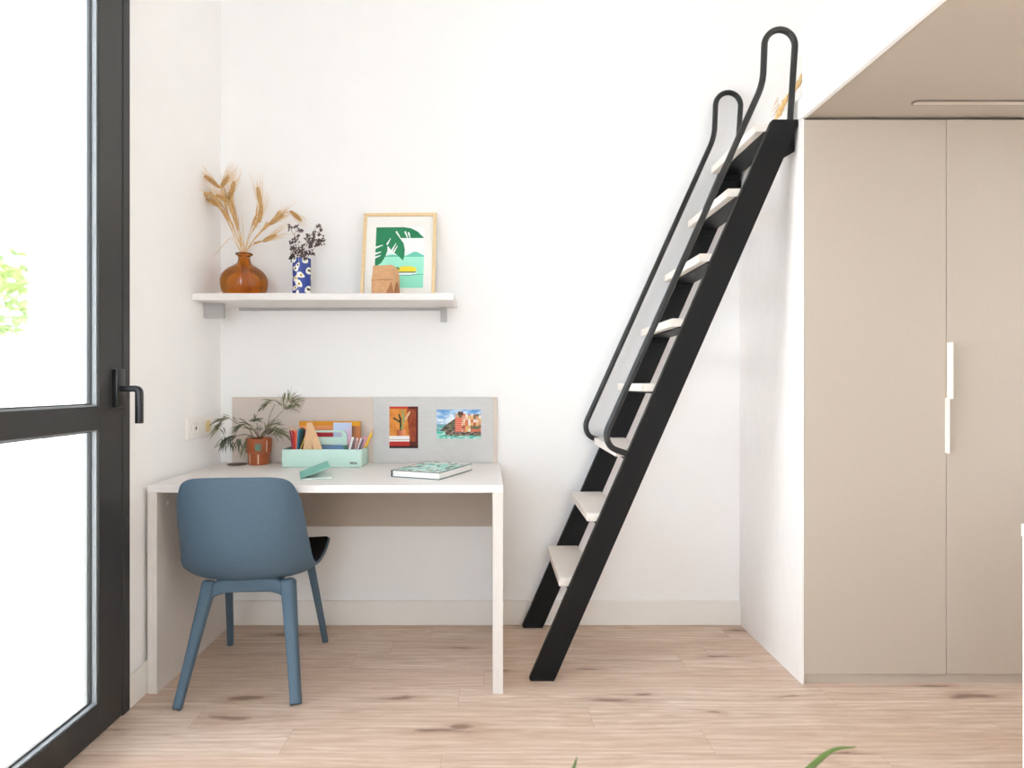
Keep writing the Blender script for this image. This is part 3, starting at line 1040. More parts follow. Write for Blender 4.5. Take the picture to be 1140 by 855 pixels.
# dried dark flowers ------------------------------------------------
def sprig(tips, label, seed):
    r = random.Random(seed)
    foot = BC + Vector((r.uniform(-0.02, 0.02), r.uniform(-0.02, 0.02), 0.0105))
    t = thing('dried_flower', label, 'dried flower', foot, 'dried flower sprigs in the blue vase')
    lip = BC + Vector((r.uniform(-0.022, 0.022), r.uniform(-0.015, 0.015), BHT))
    b, fl = bmesh.new(), bmesh.new()
    main = P(*tips[0][:2], 2.79 + r.uniform(-0.03, 0.03))
    if main.z < lip.z + 0.01:
        main.y = 2.735
    mid = lip * 0.5 + main * 0.5 + Vector((r.uniform(-.008, .008), 0, 0.012))
    sp = [foot] + spline([lip, mid, main], 6)
    add_tube(b, sp, 0.0010, 5)
    for k, (u, v, w) in enumerate(tips):
        c = P(u, v, main.y + r.uniform(-0.02, 0.02))
        if k:
            add_tube(b, [mid * 0.6 + main * 0.4 if k % 2 else mid, (mid + c) / 2 + Vector((0, 0, 0.004)), c], 0.0008, 5)
        for q in range(int(9 * w)):
            d = Vector((r.gauss(0, 1), r.gauss(0, 1), r.gauss(0, .8))) * 0.0062 * w ** 0.5
            add_blob(fl, c + d, r.uniform(.003, .0060), r.uniform(.003, .0060), r.uniform(.0025, .0048), Quaternion((r.random(), r.random(), r.random(), 1)).normalized(), 1)
            e = Vector((r.uniform(-1, 1), r.uniform(-1, 1), r.uniform(-.6, 1))).normalized() * r.uniform(0.006, 0.012)
            add_leaf(fl, c + d, c + d + e, 0.005, seg=2)
    obj('stem', b, M['stalk'], t)
    obj('blossom', fl, M['petal'], t)


sprig([(322.5, 253, 1.3), (328.8, 252.5, 1.0), (334, 257, 1.0), (331, 263, .5)], 'dark dried sprig with small heads at upper left of the blue vase', 1)
sprig([(353.5, 251.5, 1.1), (358, 255.5, .7), (349, 260.5, 1.2), (356, 260.5, .8), (342, 261.5, .7)], 'dark dried sprig rising highest on the right of the blue vase', 2)
sprig([(325.5, 270, 1.6), (327, 276, 1.7), (331, 279, 1.5), (329, 266, 1.0), (325, 286, 1.3), (328, 282, 1.2), (323.5, 288, 0.9)], 'dense dark dried sprig spilling over left lip of the blue vase', 3)
sprig([(345, 270, 1.6), (343, 266, 1.1), (348, 266, 1.2), (346, 275, 1.2), (342, 282, 1.4), (347, 281, 1.2)], 'dense dark dried sprig above the middle of the blue vase', 4)
sprig([(358, 268, 1.3), (355, 272, 1.5), (352, 268, 1.0), (359.5, 266, .7)], 'dark dried sprig leaning out right of the blue vase', 5)
sprig([(337, 281, 1.5), (336, 286, 1.4), (335, 277, 1.0), (340, 287, .9)], 'short dark dried sprig low in the mouth of blue vase', 6)


# framed print ------------------------------------------------------
PALM = [(0, 0), (0.58, 0), (0.72, 0.02), (0.86, 0.075), (1.0, 0.185), (0.50, 0.185), (0.575, 0.27), (0.605, 0.38), (0.60, 0.47), (0.575, 0.555), (0.47, 0.475),
        (0.36, 0.41), (0.25, 0.31), (0.245, 0.40), (0.21, 0.48), (0.14, 0.58), (0.05, 0.64), (0, 0.645)]


def inside(poly, x, y):
    r = False
    n = len(poly)
    for i in range(n):
        (x0, y0), (x1, y1) = poly[i], poly[(i + 1) % n]
        if (y0 > y) != (y1 > y) and x < (x1 - x0) * (y - y0) / (y1 - y0) + x0:
            r = not r
    return r


def print_art(u, v):
    # u, v in 0..1 over the printed area
    x, y = u, 1 - v
    c = c8(243, 246, 244)
    if y > 0.40:
        c = lerp(c8(238, 246, 242), c8(214, 240, 230), (y - 0.40) * 8)
    if 0.38 <= y < 0.50:
        hy = 0.485 - 0.075 * math.exp(-((x - 0.82) / 0.14) ** 2) - 0.03 * math.exp(-((x - 0.35) / 0.14) ** 2)
        if y > hy:
            c = c8(112, 204, 180)
    if y > 0.495:
        c = lerp(c8(168, 236, 212), c8(138, 226, 198), (y - 0.5) * 1.5)
    if y > 0.775 and abs(y - 0.785 - 0.01 * math.sin(x * 12)) < 0.012 and x > 0.5:
        c = c8(92, 186, 168)
    # boat
    if ((x - 0.62) / 0.24) ** 2 + ((y - 0.755) / 0.035) ** 2 < 1 and y > 0.745:
        c = c8(246, 248, 246)
    if ((x - 0.66) / 0.20) ** 2 + ((y - 0.70) / 0.055) ** 2 < 1 and y < 0.735:
        c = c8(246, 226, 66)
    if 0.735 < y < 0.755 and 0.5 < x < 0.84:
        c = c8(52, 106, 86)
    if ((x - 0.46) / 0.05) ** 2 + ((y - 0.69) / 0.03) ** 2 < 1:
        c = c8(60, 140, 70)
    g = c8(42, 132, 88)
    leaf = inside(PALM, x, y)
    if leaf:
        c = g
        for (x0, y0, x1, y1) in ((0.0, 0.34, 0.14, 0.30), (0.0, 0.44, 0.12, 0.41), (0.0, 0.50, 0.11, 0.47), (0.24, 0.28, 0.30, 0.19), (0.33, 0.40, 0.42, 0.27),
                                 (0.37, 0.42, 0.45, 0.31), (0.42, 0.08, 0.52, 0.20), (0.60, 0.08, 0.66, 0.19), (0.67, 0.10, 0.71, 0.19)):
            dx, dy = x1 - x0, y1 - y0
            t = max(0, min(1, ((x - x0) * dx + (y - y0) * dy) / (dx * dx + dy * dy)))
            if math.hypot(x - x0 - dx * t, y - y0 - dy * t) < 0.013 * (1.3 - t * 0.8):
                c = c8(244, 247, 245)
    return c


FW, FH, FT = 0.334, 0.413, 0.018
pf = thing('framed_print', 'light oak framed palm and boat print leaning on the shelf wall', 'picture', (-0.412, 2.80, SZ1 + 0.0005))
tilt = math.atan2(0.085, FH)
pf.rotation_euler = (-tilt, 0, math.radians(-1.5))
b = bmesh.new()
fwid = 0.0145
add_box(b, -FW / 2, -FW / 2 + fwid, 0, FT, 0, FH, 0.0012)
add_box(b, FW / 2 - fwid, FW / 2, 0, FT, 0, FH, 0.0012)
add_box(b, -FW / 2 + fwid, FW / 2 - fwid, 0.0003, FT, 0, fwid, 0.001)
add_box(b, -FW / 2 + fwid, FW / 2 - fwid, 0.0003, FT, FH - fwid, FH, 0.001)
obj('frame', b, M['oak_frame'], pf, local=True)
obj('mat_board', box(-FW / 2 + fwid, FW / 2 - fwid, 0.008, 0.014, fwid, FH - fwid), M['paper'], pf, local=True)
x0, x1, z0, z1 = -0.108, 0.114, 0.052, 0.345
bm, cols = painted_bm((x0, 0.0074, z0), (1, 0, 0), (0, 0, 1), x1 - x0, z1 - z0, 130, 170, print_art, 0.0005)
paint(obj('print', bm, M['art'], pf, local=True), cols)

# kraft paper block --------------------------------------------------
kb = thing('paper_bag', 'small folded brown paper bag in front of the framed print', 'bag', (-0.45, 2.72, SZ1 + 0.0005), rotz=math.radians(-14))
b = bmesh.new()
w2, dp, hh = 0.052, 0.034, 0.128
lo = [Vector((-w2, -dp, 0)), Vector((w2, -dp, 0)), Vector((w2, dp, 0)), Vector((-w2, dp, 0))]
md = [Vector((-w2 * 0.96, -dp * 0.98, hh * 0.52)), Vector((w2 * 0.97, -dp * 0.98, hh * 0.50)), Vector((w2 * 0.97, dp, hh * 0.50)), Vector((-w2 * 0.96, dp, hh * 0.52))]
up_ = [Vector((-w2 * 0.86, -dp * 0.80, hh)), Vector((w2 * 0.80, -dp * 0.80, hh)), Vector((w2 * 0.93, dp * 0.85, hh * 0.93)), Vector((-w2 * 0.86, dp * 0.85, hh))]
L = [[b.verts.new(p) for p in q] for q in (lo, md, up_)]
for a, c in ((0, 1), (1, 2)):
    for i in range(4):
        j = (i + 1) % 4
        b.faces.new((L[a][i], L[a][j], L[c][j], L[c][i]))
b.faces.new(L[2])
b.faces.new(list(reversed(L[0])))
bmesh.ops.subdivide_edges(b, edges=b.edges[:], cuts=5, use_grid_fill=True)
for v in b.verts:
    k = noise.noise(v.co * 26) * 0.0022
    v.co += Vector((k, noise.noise(v.co * 31 + Vector((4, 4, 4))) * 0.0022, 0)) * (1 if v.co.z > 0.002 else 0)
body = obj('body', b, M['kraft'], kb, local=True, smooth=True)
b = bmesh.new()
add_prism(b, [(w2 * 0.30, -dp - 0.0005, 0.001), (w2 * 1.0, -dp - 0.0005, 0.001), (w2 * 0.80, -dp - 0.0008, hh * 0.42)], (0, -0.003, 0))
add_prism(b, [(w2 + 0.0005, -dp, 0.001), (w2 + 0.0005, dp, 0.001), (w2 + 0.0003, 0, hh * 0.46)], (0.003, 0, 0))
obj('folded_gusset', b, M['kraft_dark'], kb, local=True)
b = bmesh.new()
add_tube(b, [(-w2 * 0.97, -dp * 0.985 - 0.001, hh * 0.50), (0, -dp * 0.985 - 0.002, hh * 0.515), (w2 * 0.96, -dp * 0.985 - 0.001, hh * 0.49)], 0.0012, 6)
obj('crease', b, M['kraft_dark'], kb, local=True)

# ------------------------------------------------------------------ potted plant on the desk
PC = Vector((-1.043, 2.842, DZ + 0.0005))
pl = thing('potted_plant', 'small glazed terracotta pot with thin-leaved sprawling plant on desk', 'plant', PC)
b = bmesh.new()
add_lathe(b, [(0.044, 0), (0.0465, 0.004), (0.0485, 0.048), (0.049, 0.052), (0.0555, 0.054), (0.0585, 0.112), (0.0585, 0.116), (0.0555, 0.118), (0.052, 0.114), (0.050, 0.095), (0.0, 0.095)], PC, 12)
pot = obj('pot', b, M['terracotta'], pl, smooth=True)
b = bmesh.new()
add_lathe(b, [(0.0495, 0.0955), (0.045, 0.101), (0.02, 0.104), (0.0, 0.105)], PC, 24)
obj('soil', b, M['soil'], pl, smooth=True)


def pot_patch(a0, a1, z0, z1, mat, name, lab, da=0.0):
    b = bmesh.new()
    n = 8
    rows = []
    for z, rr in ((z0, 0), (z1, 1)):
        rows.append([b.verts.new((PC.x + (pr(z) + 0.0016) * math.cos(a0 + (a1 - a0) * k / n), PC.y + (pr(z) + 0.0016) * math.sin(a0 + (a1 - a0) * k / n), PC.z + z)) for k in range(n + 1)])
    for k in range(n):
        b.faces.new((rows[0][k], rows[0][k + 1], rows[1][k + 1], rows[1][k]))
    obj(name, b, mat, pot, mods=None, label=lab)


def pr(z):
    return 0.0465 + 0.002 * z / 0.048 if z < 0.052 else 0.0555 + 0.003 * (z - 0.054) / 0.058


fa = math.atan2(-PC.y, -PC.x)
pot_patch(fa - 0.28, fa + 0.16, 0.066, 0.096, M['glaze'], 'glaze_patch', 'grey green glaze patch')
pot_patch(fa + 0.56, fa + 0.64, 0.060, 0.110, M['glaze_light'], 'glaze_drip', 'cream glaze drip')
pot_patch(fa - 0.10, fa + 0.0, 0.006, 0.048, M['glaze_light'], 'glaze_drip', 'cream glaze drip')
pot_patch(fa - 0.90, fa - 0.80, 0.006, 0.048, M['glaze_light'], 'glaze_drip', 'cream glaze drip')

rl = random.Random(21)


def branch(path, depth, tufts, mat='leaf'):
    """path: pixels from the pot outward; tufts: (u, v, direction deg, spread deg, n, length px)"""
    n = len(path)
    pts = [PC + Vector((rl.uniform(-0.02, 0.02), rl.uniform(-0.015, 0.01), 0.100))]
    for i, (u, v) in enumerate(path):
        pts.append(P(u, v, 2.835 + (depth - 2.835) * (i + 1) / n))
    sp = spline(pts, 6)
    b = bmesh.new()
    m = len(sp)
    add_tube(b, sp, [0.0021 - 0.0012 * i / m for i in range(m)], 6)
    st = obj('stem', b, M['twig'], pl, smooth=True)
    b = bmesh.new()
    for (u, v, ang, spread, cnt, length) in tufts:
        c = P(u, v, depth)
        s = depth / F
        for k in range(int(cnt * 0.8 + 0.5)):
            a = math.radians(ang + rl.uniform(-spread, spread))
            Lm = length * s * rl.uniform(0.7, 1.25)
            dz = rl.uniform(-0.45, 0.45)
            d = Vector((math.cos(a), dz, math.sin(a))).normalized()
            st_ = c + Vector((rl.uniform(-.008, .008), rl.uniform(-.012, .012), rl.uniform(-.007, .007)))
            e = st_ + d * Lm
            if e.y > YB - 0.022:
                e.y = YB - 0.022 - rl.random() * 0.01
            if e.x < XL + 0.022:
                e.x = XL + 0.022 + rl.random() * 0.006
            if e.z < DZ + 0.006:
                e.z = DZ + 0.006
            if st_.x < XL + 0.02:
                st_.x = XL + 0.022
            add_leaf(b, st_, e, rl.uniform(0.0036, 0.0056), 0.004, 4, 0.3)
    obj('leaves', b, M[mat], st)


branch([(297, 482), (305, 468), (316, 456)], 2.80, [(316, 455, 60, 75, 16, 15), (322, 447, 45, 60, 18, 14), (326, 449, 10, 45, 10, 11), (316, 446, 100, 40, 5, 9), (320, 455, 10, 30, 5, 14)])
branch([(296, 480), (300, 464), (306, 450)], 2.83, [(303, 447, 200, 25, 8, 12), (298, 449, 215, 22, 9, 12), (296, 452, 225, 18, 6, 11), (308, 449, 10, 25, 4, 8)])
branch([(287, 482), (286, 470)], 2.79, [(280, 468, 0, 15, 9, 12), (286, 468, 0, 25, 9, 9), (284, 469, 170, 25, 6, 7), (283, 468, 60, 40, 6, 7)], 'leaf_dark')
branch([(276, 476), (265, 472), (254, 465)], 2.74, [(254, 465.5, 195, 14, 6, 24), (250, 466, 215, 14, 8, 26), (247, 470, 232, 14, 6, 22), (243, 472, 245, 14, 4, 14), (254, 464.5, 160, 20, 4, 10)])
branch([(278, 474), (268, 472)], 2.80, [(270, 473, 200, 20, 7, 16), (268, 474, 225, 20, 10, 15), (276, 473, 150, 25, 5, 10), (264, 471, 140, 30, 4, 10)], 'leaf_dark')
branch([(275, 484), (262, 486), (250, 490)], 2.73, [(262, 486, 225, 30, 14, 16), (256, 488, 235, 30, 16, 16), (250, 487, 255, 25, 12, 16), (266, 489, 260, 25, 12, 16), (249, 484, 100, 30, 6, 8), (258, 492, 260, 30, 10, 12)], 'leaf_dark')
branch([(277, 486), (272, 496)], 2.74, [(272, 497, 262, 14, 8, 13), (273, 492, 258, 16, 6, 12)])
branch([(293, 482), (302, 476)], 2.78, [(297, 475, 35, 16, 9, 14), (304, 472, 5, 16, 6, 14), (303, 477, 330, 20, 8, 16), (309, 480, 350, 22, 12, 13), (312, 481, 325, 16, 8, 15), (306, 480, 310, 18, 5, 16)])
branch([(286, 484), (284, 478)], 2.77, [(283, 479, 20, 30, 7, 10), (281, 479, 165, 30, 7, 9), (290, 482, 40, 40, 6, 9)])
branch([(291, 484), (296, 478)], 2.84, [(296, 482, 60, 40, 7, 12), (300, 484, 20, 40, 8, 12)], 'leaf_dark')

# ------------------------------------------------------------------ mint tool box with its contents
TX0, TX1, TY0, TY1, TZ = -0.904, -0.556, 2.727, 2.890, DZ + 0.0005
tb = thing('toolbox', 'mint green plastic desk caddy with central handle full of pencils', 'organizer', ((TX0 + TX1) / 2, (TY0 + TY1) / 2, TZ))
b = bmesh.new()
hb, wt = 0.0785, 0.004


def rrect(x0, x1, y0, y1, r, n=5):
    p = []
    for cx, cy, a0 in ((x1 - r, y1 - r, 0), (x0 + r, y1 - r, PI / 2), (x0 + r, y0 + r, PI), (x1 - r, y0 + r, 1.5 * PI)):
        for k in range(n + 1):
            a = a0 + PI / 2 * k / n
            p.append((cx + r * math.cos(a), cy + r * math.sin(a)))
    return p


def rr_loft(b, levels, close=True):
    rings = [[b.verts.new((x, y, z)) for x, y in rrect(*q, r)] for q, r, z in levels]
    n = len(rings[0])
    for i in range(len(rings) - 1):
        for k in range(n):
            j = (k + 1) % n
            b.faces.new((rings[i][k], rings[i][j], rings[i + 1][j], rings[i + 1][k]))
    b.faces.new(list(reversed(rings[0])))
    b.faces.new(rings[-1])
    return rings


q = lambda d: (TX0 + d, TX1 - d, TY0 + d, TY1 - d)
rr_loft(b, [(q(0.004), 0.010, TZ), (q(0.0012), 0.012, TZ + 0.002), (q(0.0), 0.012, TZ + 0.006), (q(0.0), 0.012, TZ + hb - 0.001), (q(0.001), 0.011, TZ + hb),
            (q(wt), 0.009, TZ + hb), (q(wt), 0.009, TZ + 0.006)])
tray = obj('tray', b, M['mint'], tb, smooth=True)
b = bmesh.new()
ym = (TY0 + TY1) / 2
add_box(b, TX0 + wt, TX1 - wt, ym - 0.002, ym + 0.002, TZ + 0.006, TZ + 0.070)
add_box(b, -0.800, -0.796, TY0 + wt, TY1 - wt, TZ + 0.006, TZ + 0.066)
add_box(b, -0.652, -0.648, TY0 + wt, TY1 - wt, TZ + 0.006, TZ + 0.066)
obj('divider', b, M['mint'], tb)
# handle plate with a long grip hole
b = bmesh.new()


def arch(x0, x1, z0, z1, r, n=6):
    p = [(x0, z0), (x1, z0)]
    for cx, a0 in ((x1 - r, 0), (x0 + r, PI / 2)):
        for k in range(n + 1):
            a = a0 + PI / 2 * k / n
            p.append((cx + r * math.cos(a), z1 - r + r * math.sin(a)))
    return p


ho = [(-0.797, TZ + 0.092), (-0.797, TZ + 0.055)] + [(-0.812, TZ + 0.055)] + list(reversed(arch(-0.812, -0.637, TZ + 0.055, TZ + 0.1555, 0.026)[2:])) + [(-0.637, TZ + 0.055), (-0.652, TZ + 0.055), (-0.652, TZ + 0.092)]
hi = [(-0.797, TZ + 0.122), (-0.652, TZ + 0.122)]
hi = []
for cx, a0, zc, r in ((-0.667, -PI / 2, TZ + 0.1365, 0.0105), (-0.667, 0, TZ + 0.1365, 0.0105), (-0.783, PI / 2, TZ + 0.1365, 0.0105), (-0.783, PI, TZ + 0.1365, 0.0105)):
    for k in range(5):
        a = a0 + PI / 2 * k / 4
        hi.append((cx + r * math.cos(a), zc + r * math.sin(a)))
for yy, flip in ((ym - 0.005, False), (ym + 0.005, True)):
    pass
vo_f = [b.verts.new((x, ym - 0.005, z)) for x, z in ho]
vi_f = [b.verts.new((x, ym - 0.005, z)) for x, z in hi]
eds = [b.edges.new((vo_f[i], vo_f[(i + 1) % len(vo_f)])) for i in range(len(vo_f))] + [b.edges.new((vi_f[i], vi_f[(i + 1) % len(vi_f)])) for i in range(len(vi_f)) if (vi_f[i].co - vi_f[(i + 1) % len(vi_f)].co).length > 1e-6]
bmesh.ops.remove_doubles(b, verts=b.verts[:], dist=1e-6)
bmesh.ops.triangle_fill(b, use_beauty=True, edges=b.edges[:])
ext = bmesh.ops.extrude_face_region(b, geom=b.faces[:])
bmesh.ops.translate(b, vec=(0, 0.010, 0), verts=[v for v in ext['geom'] if isinstance(v, bmesh.types.BMVert)])
bmesh.ops.recalc_face_normals(b, faces=b.faces[:])
obj('handle', b, M['mint'], tb)
# lettering at the lower right of the front
cu = bpy.data.curves.new('lettering_text', 'FONT')
cu.body = 'vitra.'
cu.size = 0.0165
cu.offset = 0.0005
cu.extrude = 0.0003
to = bpy.data.objects.new('lettering_text', cu)
COL.objects.link(to)
dg = bpy.context.evaluated_depsgraph_get()
me = bpy.data.meshes.new_from_object(to.evaluated_get(dg))
bb = bmesh.new()
bb.from_mesh(me)
bpy.data.objects.remove(to)
bpy.data.meshes.remove(me)
bb.transform(Matrix.Translation((-0.607, TY0 - 0.0003, TZ + 0.0155)) @ Matrix.Rotation(PI / 2, 4, 'X'))
bmesh.ops.scale(bb, vec=(1.0, 1.0, 1.0), verts=bb.verts[:])
obj('lettering', bb, M['gasket'], tray, label='small dark lettering')


# things standing in the caddy
def colour_mat(name, c):
    if name not in M:
        M[name] = plain(name, rgb(*c), 0.45, 0.05, 60)
    return M[name]


GP = 'coloured pencils in the mint caddy'


def pencil(name, label, cat, px_top, px_bot, d, col, r=0.0042, tip=None, group=GP, flat_top=True):
    """stands in the tray: px_bot is where it meets the rim line, extended to the tray floor"""
    a, c = P(*px_bot, d), P(*px_top, d + 0.01)
    dirv = (c - a).normalized()
    base = a - dirv * ((a.z - (TZ + 0.0075)) / max(dirv.z, 0.2))
    t = thing(name, label, cat, base, group)
    b = bmesh.new()
    if tip:
        k = c - dirv * 0.020
        add_tube(b, [base, k], r, 6)
        o = obj('barrel', b, colour_mat(*col), t)
        b = bmesh.new()
        add_tube(b, [k, c - dirv * 0.005], [r * 0.95, r * 0.35], 6)
        obj('sharpened_tip', b, M['wood'], t)
        b = bmesh.new()
        add_tube(b, [c - dirv * 0.005, c], [r * 0.35, 0.0003], 6)
        obj('lead', b, colour_mat(*tip), t)
    else:
        add_tube(b, [base, c - dirv * 0.012], r, 8)
        obj('barrel', b, colour_mat(*col), t)
        b = bmesh.new()
        add_tube(b, [c - dirv * 0.012, c - dirv * 0.002, c], [r * 1.02, r * 1.02, r * 0.8], 8)
        obj('cap', b, colour_mat(col[0] + '_cap', tuple(min(255, int(x * 1.1 + 12)) for x in col[1])), t)
    return t


pencil('pencil', 'crimson pencil at the far left end of the mint caddy', 'pencil', (322.5, 474.5), (326, 499), 2.775, ('crimson', (150, 28, 60)), tip=('crimson_lead', (150, 30, 50)))
pencil('pencil', 'bright red pencil standing beside the crimson pencil in caddy', 'pencil', (325.5, 474), (327.5, 499), 2.755, ('bright_red', (196, 34, 46)), tip=('red_lead', (200, 30, 40)))
pencil('pencil', 'pinkish red pencil between the bright red and orange pencils', 'pencil', (327.7, 475.5), (328.3, 499), 2.79, ('rose_red', (222, 72, 78)), tip=('rose_lead', (226, 60, 70)))
pencil('pencil', 'orange red pencil between the red and blue pencils', 'pencil', (329.5, 479), (329, 499), 2.760, ('orange_red', (234, 96, 52)))
pencil('pencil', 'mid blue pencil right of the orange red one', 'pencil', (333, 477.5), (331.5, 499), 2.765, ('mid_blue', (58, 118, 160)))
pencil('pencil', 'dark teal pencil between the blue and black pencils', 'pencil', (335, 476.5), (333.2, 499), 2.780, ('dark_teal', (34, 92, 88)))
pencil('pencil', 'dark green pencil behind the black pencils in caddy', 'pencil', (337, 476), (335.5, 499), 2.795, ('dark_green', (50, 78, 50)))
pencil('pencil', 'black pencil next to the pale wooden slats', 'pencil', (339, 477.5), (336, 499), 2.770, ('soft_black', (38, 32, 34)))
pencil('pencil', 'dark brown pencil leaning behind the pale wooden slats', 'pencil', (341.2, 478.5), (338.5, 499), 2.800, ('dark_brown', (66, 44, 40)))
pencil('pencil', 'thin yellow pencil crossing in front of the black pencils', 'pencil', (339.5, 487), (335.5, 497.5), 2.752, ('thin_yellow', (214, 178, 72)), r=0.0026)
GM = 'markers in the mint caddy'
pencil('marker', 'white marker leaning left of the grey marker in caddy', 'marker', (393, 486.5), (389.5, 499), 2.755, ('marker_white', (228, 228, 226)), r=0.0050, group=GM)
pencil('marker', 'grey marker between the white and pink markers', 'marker', (395.6, 488), (392.2, 499), 2.775, ('marker_grey', (112, 108, 112)), r=0.0038, group=GM)
pencil('marker', 'pale pink marker in the middle of the marker group', 'marker', (397.8, 487.5), (395.5, 499), 2.785, ('marker_pink', (226, 190, 200)), r=0.0040, group=GM)
pencil('marker', 'silver marker just left of the dark tipped marker', 'marker', (402.0, 488), (398.5, 499), 2.760, ('marker_silver', (206, 206, 212)), r=0.0040, group=GM)
pencil('marker', 'slate grey marker next to the big yellow pencil', 'marker', (404.2, 489), (400.8, 499), 2.775, ('marker_slate', (92, 88, 104)), r=0.0038, group=GM)
pencil('pencil', 'thick yellow pencil leaning over the right end of caddy', 'pencil', (415.5, 477.5), (407.5, 496.5), 2.835, ('thick_yellow', (238, 190, 40)), r=0.0062, tip=('brown_lead', (170, 110, 60)))
# eraser
e = P(385, 497, 2.765)
t = obj('eraser', box(e.x - 0.008, e.x + 0.008, e.y - 0.012, e.y + 0.006, TZ + 0.0065, TZ + 0.0935, 0.002), colour_mat('bottle_green', (58, 112, 92)))
tag(t, 'dark green eraser block beside the caddy handle', 'eraser')

# two pale wooden slats forming an A
ap, la, ra = P(344.8, 470.5, 2.752), P(342.3, 499.5, 2.748), P(353.9, 499.5, 2.748)
zf = TZ + 0.0068


def slat(label, top, bot, off, w):
    d = (bot - top)
    d = d * ((top.z - zf) / -d.z)
    foot = top + d
    ax = d.normalized()
    sd = Vector((ax.z, 0, -ax.x)).normalized() * (w / 2)
    wide = sd * 1.5
    b = bmesh.new()
    add_prism(b, [top - sd * 0.42 + Vector((0, off, 0)), top + sd * 0.42 + Vector((0, off, 0)), foot + wide + Vector((0, off, 0)), foot - wide + Vector((0, off, 0))], (0, 0.006, 0), 0.001)
    o = obj('wooden_slat', b, M['wood'])
    return tag(o, label, 'wooden slat', 'pale wooden slats in the mint caddy')


slat('pale wooden slat forming the left leg of the A shape in caddy', ap + Vector((-0.004, 0, 0)), la, 0.0, 0.036)
slat('pale wooden slat forming the right leg of the A shape in caddy', ap + Vector((0.004, 0, 0)), ra, -0.007, 0.036)


# boxes and sheets in the back half
def stripes(u, v):
    # orange edged box cover with pink red stripes
    if v > 0.90:
        return c8(226, 150, 40)
    if v > 0.80:
        return c8(236, 160, 104)
    if v > 0.72:
        return c8(226, 116, 96)
    if v > 0.62:
        return c8(206, 62, 78)
    if v > 0.53:
        return c8(240, 214, 214)
    return c8(202, 66, 82)


d = 2.846
a, c = P(333, 499, d), P(401, 469, d)
bm, cols = painted_bm((a.x, d, TZ + 0.0075), (1, 0, 0), (0, 0, 1), c.x - a.x, c.z - TZ - 0.0075, 40, 60, lambda u, v: stripes(u, v) if u < 0.86 else (c8(236, 166, 44) if v > 0.88 else lerp(c8(206, 128, 80), c8(140, 92, 66), 1 - (u - 0.86) * 9)), 0.012, c8(226, 160, 60))
tag(paint(obj('pencil_box', bm, M['art']), cols), 'orange edged flat box with red and pink stripes in caddy rear', 'box')
d = 2.836
a, c = P(371, 499, d), P(391.5, 470.5, d)
bm, cols = painted_bm((a.x, d, TZ + 0.0075), (1, 0, 0), (0, 0, 1), c.x - a.x, c.z - TZ - 0.0075, 20, 40, lambda u, v: lerp(c8(236, 188, 206), c8(200, 214, 240), (v - 0.45) * 2.4 - (u - 0.5) * 0.8), 0.003, c8(214, 214, 234))
tag(paint(obj('notepad', bm, M['art']), cols), 'lilac and pale blue notepad standing upright behind the caddy handle', 'notepad')
d = 2.826
a, c = P(352, 499, d), P(386, 494, d)
t = obj('notebook', box(a.x, c.x, d - 0.004, d + 0.003, TZ + 0.0068, TZ + 0.089, 0.001), colour_mat('sky_blue', (138, 176, 222)))
tag(t, 'sky blue notebook low behind the caddy handle', 'notebook')
d = 2.866
a, c = P(386, 499, d), P(409, 486, d)
t = obj('notepad', box(a.x, c.x, d - 0.003, d + 0.002, TZ + 0.0068, c.z, 0.001), colour_mat('pink_card', (232, 176, 190)))
tag(t, 'low pink notepad behind the markers in caddy', 'notepad')

# ------------------------------------------------------------------ teal notebook, half open
A, Bp, Cc = P(335, 534.6, F * (H - DZ) / (534.6 - V0)), P(370, 533, F * (H - DZ) / (533 - V0)), P(327, 527, F * (H - DZ) / (527 - V0))
ex = (Bp - A)
ex.z = 0
wid = ex.length
ex.normalize()
ey = Vector((-ex.y, ex.x, 0))
ln = (Cc - A).dot(ey)
nb = thing('notebook', 'thin teal notebook lying half open on the desk before the caddy', 'notebook', (A.x, A.y, DZ + 0.0003))
zb = DZ + 0.0004


def slab(b, o_, u_, v_, w, l, th):
    n_ = u_.cross(v_).normalized()
    p = [o_, o_ + u_ * w, o_ + u_ * w + v_ * l, o_ + v_ * l]
    add_prism(b, p, n_ * th)


b = bmesh.new()
slab(b, Vector((A.x, A.y, zb)), ex, ey, wid, ln, 0.0012)
obj('back_cover', b, M['teal'], nb)
b = bmesh.new()
slab(b, Vector((A.x, A.y, zb + 0.0014)) + ex * 0.001 + ey * 0.001, ex, ey, wid - 0.003, ln - 0.002, 0.003)
obj('pages', b, M['paper'], nb)
th = math.radians(20)
eu = ex * math.cos(th) + Vector((0, 0, math.sin(th)))
b = bmesh.new()
slab(b, Vector((A.x, A.y, zb + 0.005)), eu, ey, wid, ln, 0.0012)
obj('front_cover', b, M['teal'], nb)

# ------------------------------------------------------------------ big book
A, Bp, Cc = P(435.5, 531, F * (H - DZ) / (531 - V0)), P(489.4, 534.6, F * (H - DZ) / (534.6 - V0)), P(528, 523, F * (H - DZ) / (523 - V0))
ex = Bp - A
ex.z = 0
bw = ex.length
ex.normalize()
ey = Vector((-ex.y, ex.x, 0))
bl = 0.30
bk = thing('book', 'thick hardcover book with teal painted cover lying on the desk', 'book', (A.x, A.y, DZ + 0.0003))


